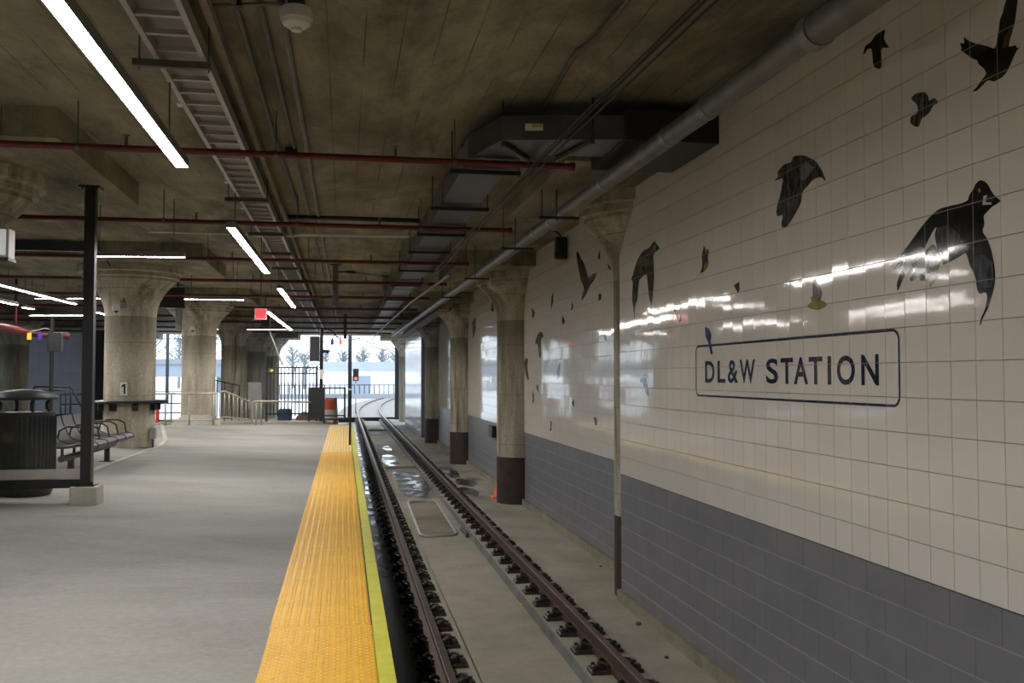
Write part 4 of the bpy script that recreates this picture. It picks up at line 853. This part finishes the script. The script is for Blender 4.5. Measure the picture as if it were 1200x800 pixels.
# signal mast and catenary masts
y = 66.; c = ony(417, 440, y); t = thing('rail_signal', 'track signal mast with a lit red lamp outside the opening', 'signal', (c.x, y, -1.12))
MB().tube([(c.x, y, -1.12), (c.x, y, 1.2)], .05, 10).build('mast', 'grey_enamel', t); hd = MB().bbox(c.x - .2, c.x + .2, y - .12, y + .1, 1.2, 2.05, .04).build('signal_head', 'black_paint', t)
for k, mt in enumerate(('black_paint', 'black_paint', 'lamp_red')): MB().tube([(c.x, y - .12, 1.88 - k * .26), (c.x, y - .17, 1.88 - k * .26)], .10, 14).build('lamp', mt, hd)
ML = ['slender overhead line mast in the daylight opening', 'overhead line mast far left outside', 'overhead line mast beyond the curving track']
for i, (u, yb_) in enumerate(((410, 60.), (196, 95.))):
    c = ony(u, 440, yb_); t = thing('line_mast', ML[i], 'mast', (c.x, yb_, -1.12), 'overhead line masts')
    MB().tube([(c.x, yb_, -1.12), (c.x, yb_, 7.5)], .13 if i == 0 else .16, 10).build('mast', 'dark_steel', t); MB().tube([(c.x, yb_, 5.6), (c.x + 3.2, yb_, 5.9)], .04, 8).build('arm', 'dark_steel', t); MB().tube([(c.x, yb_, 6.6), (c.x + 3.2, yb_, 5.95)], .025, 8).build('stay', 'dark_steel', t)
for i, (p0, p1) in enumerate((((1.3, 56.0, 3.55), (5.0, 110, 5.4)), ((1.5, 56.0, 3.3), (5.5, 110, 4.8)), ((-14, 70, 4.2), (-6, 95, 5.6)), ((.9, 56.0, 3.75), (-3.0, 100, 5.2)))):
    run('overhead_wire', [p0, Vector(p0).lerp(Vector(p1), .5) + Vector((0, 0, -.25)), p1], .035, 'cable_black', ['upper overhead wire leaving through the opening', 'lower overhead wire leaving through the opening', 'overhead wire seen left of the railing column', 'overhead wire slanting left across the opening'][i], 'wire', 6)
tag(MB().box(3.02, 3.30, 57.0, 57.3, -1.2, 5.0).build('steel_column', 'dark_steel', loc=(3.1, 57, -1.2)), 'dark steel column beside the round column at the opening', 'column')
# boundary wall with pickets behind the curve, viaduct, trees
t = thing('boundary_fence', 'pale barrier with dark pickets beyond the curving track', 'fence', (8, 112, -1.12)); MB().box(-8, 26, 112, 112.4, -1.12, -.55).build('barrier', 'far_wall', t)
pm = MB().box(-.05, .05, -.03, .03, 0, 1.1).mesh('picket', 'dark_steel')
for k in range(60): inst('picket', pm, t, (-8 + k * .575, 112.1, -.55))
MB().box(-8, 26, 112.05, 112.15, .45, .55).build('rail', 'dark_steel', t)
t = thing('viaduct', 'long grey blue viaduct in the background at left', 'bridge', (-40, 170, -1.12)); MB().box(-120, -14, 168, 178, 1.4, 3.6).build('deck', 'viaduct_concrete', t); MB().box(-120, -14, 167.6, 168, 3.6, 4.5).build('parapet', 'far_wall', t)
for k in range(6): MB().box(-112 + k * 18, -110 + k * 18, 170, 176, -1.12, 1.4).build('pier', 'viaduct_concrete', t)
t = thing('storage_shed', 'low pale shed with a red door outside, behind the signal', 'building', (2, 145, -1.12)); MB().box(-3, 9, 145, 152, -1.12, 2.4).build('walls', 'outside_snow', t); MB().add([(-3.3, 144.7, 2.4), (9.3, 144.7, 2.4), (9.3, 152.3, 2.4), (-3.3, 152.3, 2.4), (-3.3, 148.5, 3.8), (9.3, 148.5, 3.8)], [(0, 1, 5, 4), (2, 3, 4, 5), (0, 4, 3), (1, 2, 5), (3, 2, 1, 0)]).build('roof', 'viaduct_concrete', t); MB().box(1, 4, 144.9, 145.0, -1.12, 1.6).build('door', 'viaduct_concrete', t)
rt = random.Random(11)
def tree(x, y, h, label):
    t = thing('bare_tree', label, 'tree', (x, y, -1.12), 'trees in the background')
    m = MB(); m.tube([(x, y, -1.12), (x + rt.uniform(-.3, .3), y, h * .4), (x + rt.uniform(-.6, .6), y, h)], [.35, .25, .05], 7); m.build('trunk', 'far_bark', t)
    m = MB()
    for k in range(46):
        z = h * rt.uniform(.25, .8); a = rt.uniform(0, 6.28); L = rt.uniform(.25, .5) * (h * 1.05 - z) + 1.0
        p0 = Vector((x, y, z)); e = Vector((math.cos(a), math.sin(a), rt.uniform(.5, 1.3))).normalized(); p1 = p0 + e * L
        m.tube([p0, p0 + e * L * .5 + Vector((0, 0, .1)), p1], [.10, .06, .02], 4)
        for s in range(5):
            q = p0 + e * L * rt.uniform(.3, .95); f = Vector((rt.uniform(-1, 1), rt.uniform(-1, 1), rt.uniform(.1, 1.2))).normalized() * L * .4; m.tube([q, q + f], [.05, .02], 3, False)
    m.build('branches', 'far_tree', t)
tl = ['first', 'second', 'third', 'fourth', 'fifth', 'sixth', 'seventh', 'eighth', 'ninth', 'tenth', 'eleventh', 'twelfth', 'thirteenth', 'fourteenth', 'fifteenth', 'sixteenth', 'seventeenth', 'eighteenth', 'nineteenth', 'twentieth', 'twenty-first', 'twenty-second']
for k, l in enumerate(tl):
    x = -56 + k * 4.0 + rt.uniform(-.6, .6); tree(x, 200 + (k % 3) * 9 + rt.uniform(-2, 2), rt.uniform(11, 16) if x < -22 else rt.uniform(6.5, 10), l + ' bare tree counted from the left in the far background row')

# ================================================================== PRINTS ON THE TILES
def decal(poly_px, org, sc, xw, lift):
    pts = []
    if len(poly_px) > 9:
        q_ = []
        for k in range(len(poly_px)):
            (a, b), (a2, b2) = poly_px[k], poly_px[(k + 1) % len(poly_px)]; q_ += [(a * .8 + a2 * .2, b * .8 + b2 * .2), (a * .2 + a2 * .8, b * .2 + b2 * .8)]
        poly_px = q_
    for (a, b) in poly_px:
        p = onx(org[0] + a / sc, org[1] + b / sc, xw); pts.append((p.y, p.z))
    n = len(pts); m = MB(); xa, xb = xw - lift, xw - lift + .0006
    # outline as one n-gon, triangulated by bmesh
    m.add([(xa, y, z) for y, z in pts], [tuple(range(n))]); return m
def flat(m, name, mat, parent):
    ob = m.build(name, mat, parent); bm = bmesh.new(); bm.from_mesh(ob.data); bmesh.ops.triangulate(bm, faces=bm.faces)
    for f in bm.faces:
        if f.normal.x > 0: f.normal_flip()
    bm.to_mesh(ob.data); bm.free(); return ob
def bird(label, org, sc, layers, xw=XN, group='bird prints on the tiled wall'):
    c = onx(org[0] + layers[0][1][0][0] / sc, org[1] + layers[0][1][0][1] / sc, xw)
    t = thing('bird_print', label, 'wall print', (xw - .002, c.y, c.z), group)
    for i, (nm, poly, mat) in enumerate(layers): flat(decal(poly, org, sc, xw, .0012 + .0005 * i), nm, mat, t)
A = (1040, 200)
bird('large black and grey duck with outstretched wings, right of the station name', A, 4, [
    ('body', [(535, 140), (518, 130), (500, 115), (482, 85), (475, 68), (455, 48), (435, 43), (415, 60), (405, 85), (385, 112), (378, 140), (340, 155), (290, 165), (240, 180), (205, 210), (170, 250), (140, 290), (90, 360), (50, 410), (32, 465), (62, 448), (90, 425), (60, 480), (43, 530), (48, 568), (62, 535), (78, 490), (110, 460), (140, 420), (165, 380), (190, 330), (218, 275), (232, 262), (222, 300), (230, 345), (248, 392), (262, 412), (255, 445), (290, 430), (340, 402), (366, 385), (376, 402), (385, 440), (402, 470), (415, 505), (420, 555), (432, 578), (462, 568), (470, 590), (458, 650), (438, 690), (432, 735), (448, 690), (475, 640), (496, 570), (506, 520), (505, 460), (490, 380), (470, 320), (445, 285), (456, 250), (450, 212), (470, 190), (492, 168), (515, 155)], 'print_black'),
    ('tail', [(215, 340), (185, 370), (140, 410), (110, 445), (135, 465), (104, 505), (112, 522), (150, 488), (152, 516), (190, 514), (212, 488), (232, 470), (198, 520), (200, 550), (228, 510), (245, 450), (252, 415), (235, 370)], 'print_olive'),
    ('breast', [(235, 270), (285, 250), (340, 300), (330, 390), (285, 425), (262, 408), (240, 360), (228, 310)], 'print_slate'),
    ('wing_lining', [(400, 400), (450, 392), (495, 430), (500, 500), (490, 545), (430, 555), (420, 500), (405, 450)], 'print_slate'),
    ('bill_ring', [(452, 120), (470, 112), (462, 148), (490, 148), (492, 158), (448, 160)], 'print_white'),
    ('bill', [(470, 125), (488, 110), (512, 130), (498, 150), (466, 147)], 'print_navy'),
    ('eye', [(430, 82), (440, 84), (440, 100), (432, 104), (427, 94)], 'print_yellow')])
bird('black bird with raised wings cut by the top right frame corner', (1100, 0), 6.667, [
    ('body', [(195, 283), (230, 315), (260, 330), (310, 345), (380, 360), (420, 375), (440, 380), (455, 330), (470, 240), (480, 150), (500, 110), (510, 60), (530, 0), (545, -60), (600, -90), (625, -40), (620, 0), (600, 150), (590, 200), (545, 360), (560, 365), (605, 350), (612, 378), (645, 362), (612, 394), (590, 440), (560, 510), (530, 570), (490, 610), (430, 640), (390, 622), (350, 660), (300, 710), (262, 715), (300, 680), (340, 620), (375, 580), (360, 540), (310, 500), (305, 475), (260, 455), (240, 440), (200, 410), (175, 395), (180, 370), (165, 335), (205, 340)], 'print_black'),
    ('wing_bar', [(595, 185), (575, 260), (540, 362), (500, 385), (490, 380), (520, 290), (560, 222)], 'print_rust')])
bird('small black bird diving, highest of the small ones on the name wall', (860, 0), 3.333, [('body', [(505, 218), (512, 180), (535, 165), (555, 135), (595, 112), (585, 150), (600, 178), (610, 187), (575, 185), (580, 255), (570, 272), (545, 260), (540, 190), (525, 190)], 'print_black')])
bird('small dark bird with fanned tail, left of the corner black bird', (860, 0), 3.333, [('body', [(690, 385), (710, 365), (745, 358), (760, 375), (762, 395), (785, 380), (800, 402), (780, 410), (765, 440), (745, 458), (735, 460), (722, 500), (690, 485), (690, 455), (720, 440), (718, 410)], 'print_charcoal')])
bird('grey streaked duck with folded wings, above the station name', (860, 180), 3.53, [
    ('body', [(165, 112), (185, 97), (180, 75), (205, 45), (240, 35), (245, 10), (290, 5), (340, 30), (365, 70), (385, 118), (360, 95), (330, 105), (300, 140), (285, 155), (280, 200), (255, 250), (215, 310), (195, 300), (205, 250), (180, 262), (175, 235), (195, 160), (205, 100), (185, 107)], 'print_charcoal'),
    ('back_patch', [(275, 60), (300, 35), (335, 55), (320, 80), (290, 115), (275, 100)], 'print_grey')])
bird('brown grey duck with hanging wings beside the sliver column', (720, 260), 5.714, [
    ('body', [(265, 125), (285, 150), (308, 178), (290, 188), (260, 220), (265, 290), (268, 390), (255, 520), (245, 600), (235, 520), (222, 400), (215, 345), (180, 375), (165, 390), (155, 520), (140, 560), (135, 670), (125, 560), (118, 520), (125, 400), (112, 380), (125, 355), (140, 290), (165, 230), (200, 185), (225, 180), (245, 160)], 'print_charcoal'),
    ('breast', [(170, 250), (215, 200), (245, 225), (235, 290), (190, 350), (160, 340)], 'print_olive'),
    ('cheek', [(268, 150), (278, 160), (272, 195), (264, 185)], 'print_grey')])
bird('yellow bird with a raised pale wing, just above the station name frame', (860, 180), 3.53, [
    ('body', [(300, 630), (325, 612), (315, 595), (330, 588), (340, 605), (362, 605), (382, 615), (387, 630), (350, 648), (320, 642)], 'print_yellow'), ('wing', [(328, 600), (325, 530), (335, 515), (355, 545), (368, 575), (360, 608), (340, 608)], 'print_grey')])
bird('small yellow bellied bird with dark raised wings, left of the grey streaked duck', (720, 260), 5.714, [
    ('body', [(565, 368), (580, 330), (590, 290), (585, 230), (600, 155), (610, 180), (612, 220), (620, 180), (632, 185), (625, 255), (635, 275), (620, 310), (600, 335), (580, 340)], 'print_charcoal'), ('belly', [(600, 290), (625, 262), (634, 276), (618, 312), (598, 332)], 'print_yellow')])
bird('small grey bird swooping below the hanging winged duck', (720, 260), 5.714, [('body', [(395, 570), (410, 590), (430, 600), (450, 660), (435, 668), (415, 635), (400, 600)], 'print_olive')])
bird('blue bird perched on the top left corner of the name frame', (780, 350), 4, [('body', [(185, 130), (205, 140), (215, 170), (212, 200), (222, 258), (212, 262), (200, 205), (188, 180)], 'print_blue')])
bird('blue swallow like bird left of the station name', (600, 380), 6, [('body', [(897, 400), (905, 380), (925, 350), (950, 350), (962, 372), (945, 385), (950, 420), (962, 490), (957, 508), (940, 480), (925, 430), (915, 400), (903, 415)], 'print_blue')])
bird('tiny dark bird right of the yellow bellied one', (860, 180), 3.53, [('body', [(0, 545), (22, 530), (25, 560), (18, 578), (8, 560)], 'print_charcoal')])
K = (600, 260); S = 5.714; f_ = XFW
bird('dark hawk with spread wings high on the far bay', K, S, [('body', [(430, 220), (440, 190), (460, 240), (485, 280), (505, 350), (515, 380), (540, 345), (560, 345), (572, 335), (550, 390), (520, 430), (500, 480), (465, 530), (470, 490), (485, 440), (460, 390), (448, 320)], 'print_charcoal'), ('breast', [(512, 385), (542, 350), (558, 350), (530, 395), (515, 410)], 'print_grey')], f_)
sm = [('tiny dark bird right of the hawk, upper left of three', [(580, 250), (575, 235), (582, 210), (590, 180), (590, 235), (592, 248)], K, S, 'print_charcoal'), ('tiny dark bird against the sliver column capital', [(663, 165), (668, 200), (678, 235), (680, 252), (668, 245)], K, S, 'print_charcoal'),
      ('tiny dark bird right of the hawk, lowest of three', [(640, 275), (655, 295), (665, 318), (650, 318)], K, S, 'print_charcoal'), ('small square looking dark bird below right of the hawk', [(580, 483), (600, 480), (597, 520), (580, 525)], K, S, 'print_black'),
      ('tiny dark bird below left of the hawk', [(400, 530), (410, 560), (405, 585), (393, 593), (400, 565)], K, S, 'print_black'), ('tiny thin bird just above the light streak, left of the hawk', [(335, 625), (345, 640), (355, 660), (345, 690), (335, 670)], K, S, 'print_charcoal'),
      ('small dark bird close to the cone column capital', [(130, 575), (145, 590), (155, 610), (145, 640), (133, 640), (135, 610)], K, S, 'print_black'), ('long thin brown bird below the wall camera', [(265, 500), (278, 460), (275, 540), (260, 590)], K, S, 'print_brown'),
      ('grey long legged bird close to the cone column', [(160, 150), (170, 95), (190, 55), (210, 50), (225, 85), (205, 100), (205, 240), (190, 230), (185, 150), (170, 130)], (600, 380), 6, 'print_olive'), ('brown bird hugging the edge of the cone column', [(85, 270), (100, 235), (112, 245), (108, 300), (120, 385), (110, 390), (95, 340)], (600, 380), 6, 'print_brown'),
      ('thin dark red bird low beside the cone column', [(145, 460), (155, 490), (155, 540), (145, 560)], (600, 380), 6, 'print_brown'), ('tiny blue bird beside the thin dark red one', [(170, 435), (185, 420), (188, 478), (178, 465)], (600, 380), 6, 'print_blue'),
      ('blue bird in the middle of the far bay', [(315, 320), (330, 275), (342, 270), (338, 330), (330, 380), (318, 395)], (600, 380), 6, 'print_blue'), ('tiny black dart shaped bird low in the far bay', [(420, 550), (438, 525), (438, 585), (428, 570)], (600, 380), 6, 'print_black'),
      ('tiny brown bird just above the dado in the far bay', [(270, 675), (280, 690), (278, 745), (262, 748), (270, 720)], (600, 380), 6, 'print_brown'), ('small yellow brown bird low beside the sliver column', [(575, 650), (595, 660), (600, 705), (585, 710)], (600, 380), 6, 'print_olive'),
      ('pale blue bird beside the sliver column under the light streak', [(648, 75), (665, 65), (668, 115), (655, 115)], (600, 380), 6, 'print_blue'), ('thin dark bird in the second bay, left of the cone column', [(240, 490), (255, 480), (255, 570), (240, 560)], (540, 280), 6.667, 'print_black'),
      ('long dark bird in the second bay beside the farther column', [(90, 650), (115, 605), (120, 700), (95, 780)], (540, 280), 6.667, 'print_slate')]
for l, poly, org, sc, mt in sm: bird(l, org, sc, [('body', poly, mt)], f_)
# --- station name with its round cornered border
c = onx(935, 432, XN); t = thing('station_sign', 'navy printed station name in a thin round cornered frame on the tiles', 'sign', (XN - .002, c.y, c.z))
o1, o2, o3, o4 = onx(815.5, 404, XN), onx(1055, 386, XN), onx(1055, 478.5, XN), onx(815.5, 463.5, XN)
ya, yb2 = (o1.y + o4.y) / 2, (o2.y + o3.y) / 2; zt, zb = (o1.z + o2.z) / 2, (o3.z + o4.z) / 2
def rrect(y0, y1, z0, z1, r):
    pts = []
    for cy_, cz_, a in ((y1 - r, z1 - r, 0), (y0 + r, z1 - r, 90), (y0 + r, z0 + r, 180), (y1 - r, z0 + r, 270)):
        for k in range(9): an = R(a + k * 90 / 8); pts.append((cy_ + r * math.cos(an), cz_ + r * math.sin(an)))
    return pts
LW = .017; oo = rrect(yb2, ya, zb, zt, .07); ii = rrect(yb2 + LW, ya - LW, zb + LW, zt - LW, .07 - LW); n = len(oo); m = MB()
m.add([(XN - .0014, y, z) for y, z in oo] + [(XN - .0014, y, z) for y, z in ii], [(k, (k + 1) % n, n + (k + 1) % n, n + k) for k in range(n)]); flat(m, 'border', 'print_navy', t)
# letters measured one by one along the wall: left edge, right edge (pixels at mid height)
LET = [('D', 826.5, 837.5), ('L', 841, 850), ('&', 853, 865), ('W', 867, 885), ('S', 898, 912), ('T', 915, 929.5), ('A', 930.5, 947), ('T', 948, 964), ('I', 970, 974), ('O', 981, 1002), ('N', 1009.5, 1030)]
zlb, zlt = onx(827, 447.8, XN).z, onx(827, 423, XN).z; zlb2, zlt2 = onx(1029, 452, XN).z, onx(1029, 415, XN).z; zl0, zl1 = (zlb + zlb2) / 2, (zlt + zlt2) / 2
for ch, u0, u1 in LET:
    me = text_mesh(ch, .3, .0003, 1.0, .006); w1, h1 = tsize(me); y_a, y_b = onx(u0, 434, XN).y, onx(u1, 434, XN).y
    o = place_text('letter', me, t, (XN - .0014, y_a, zl0), (0, -1, 0), (0, 0, 1), 'print_navy', (y_a - y_b) / w1, (zl1 - zl0) / h1)
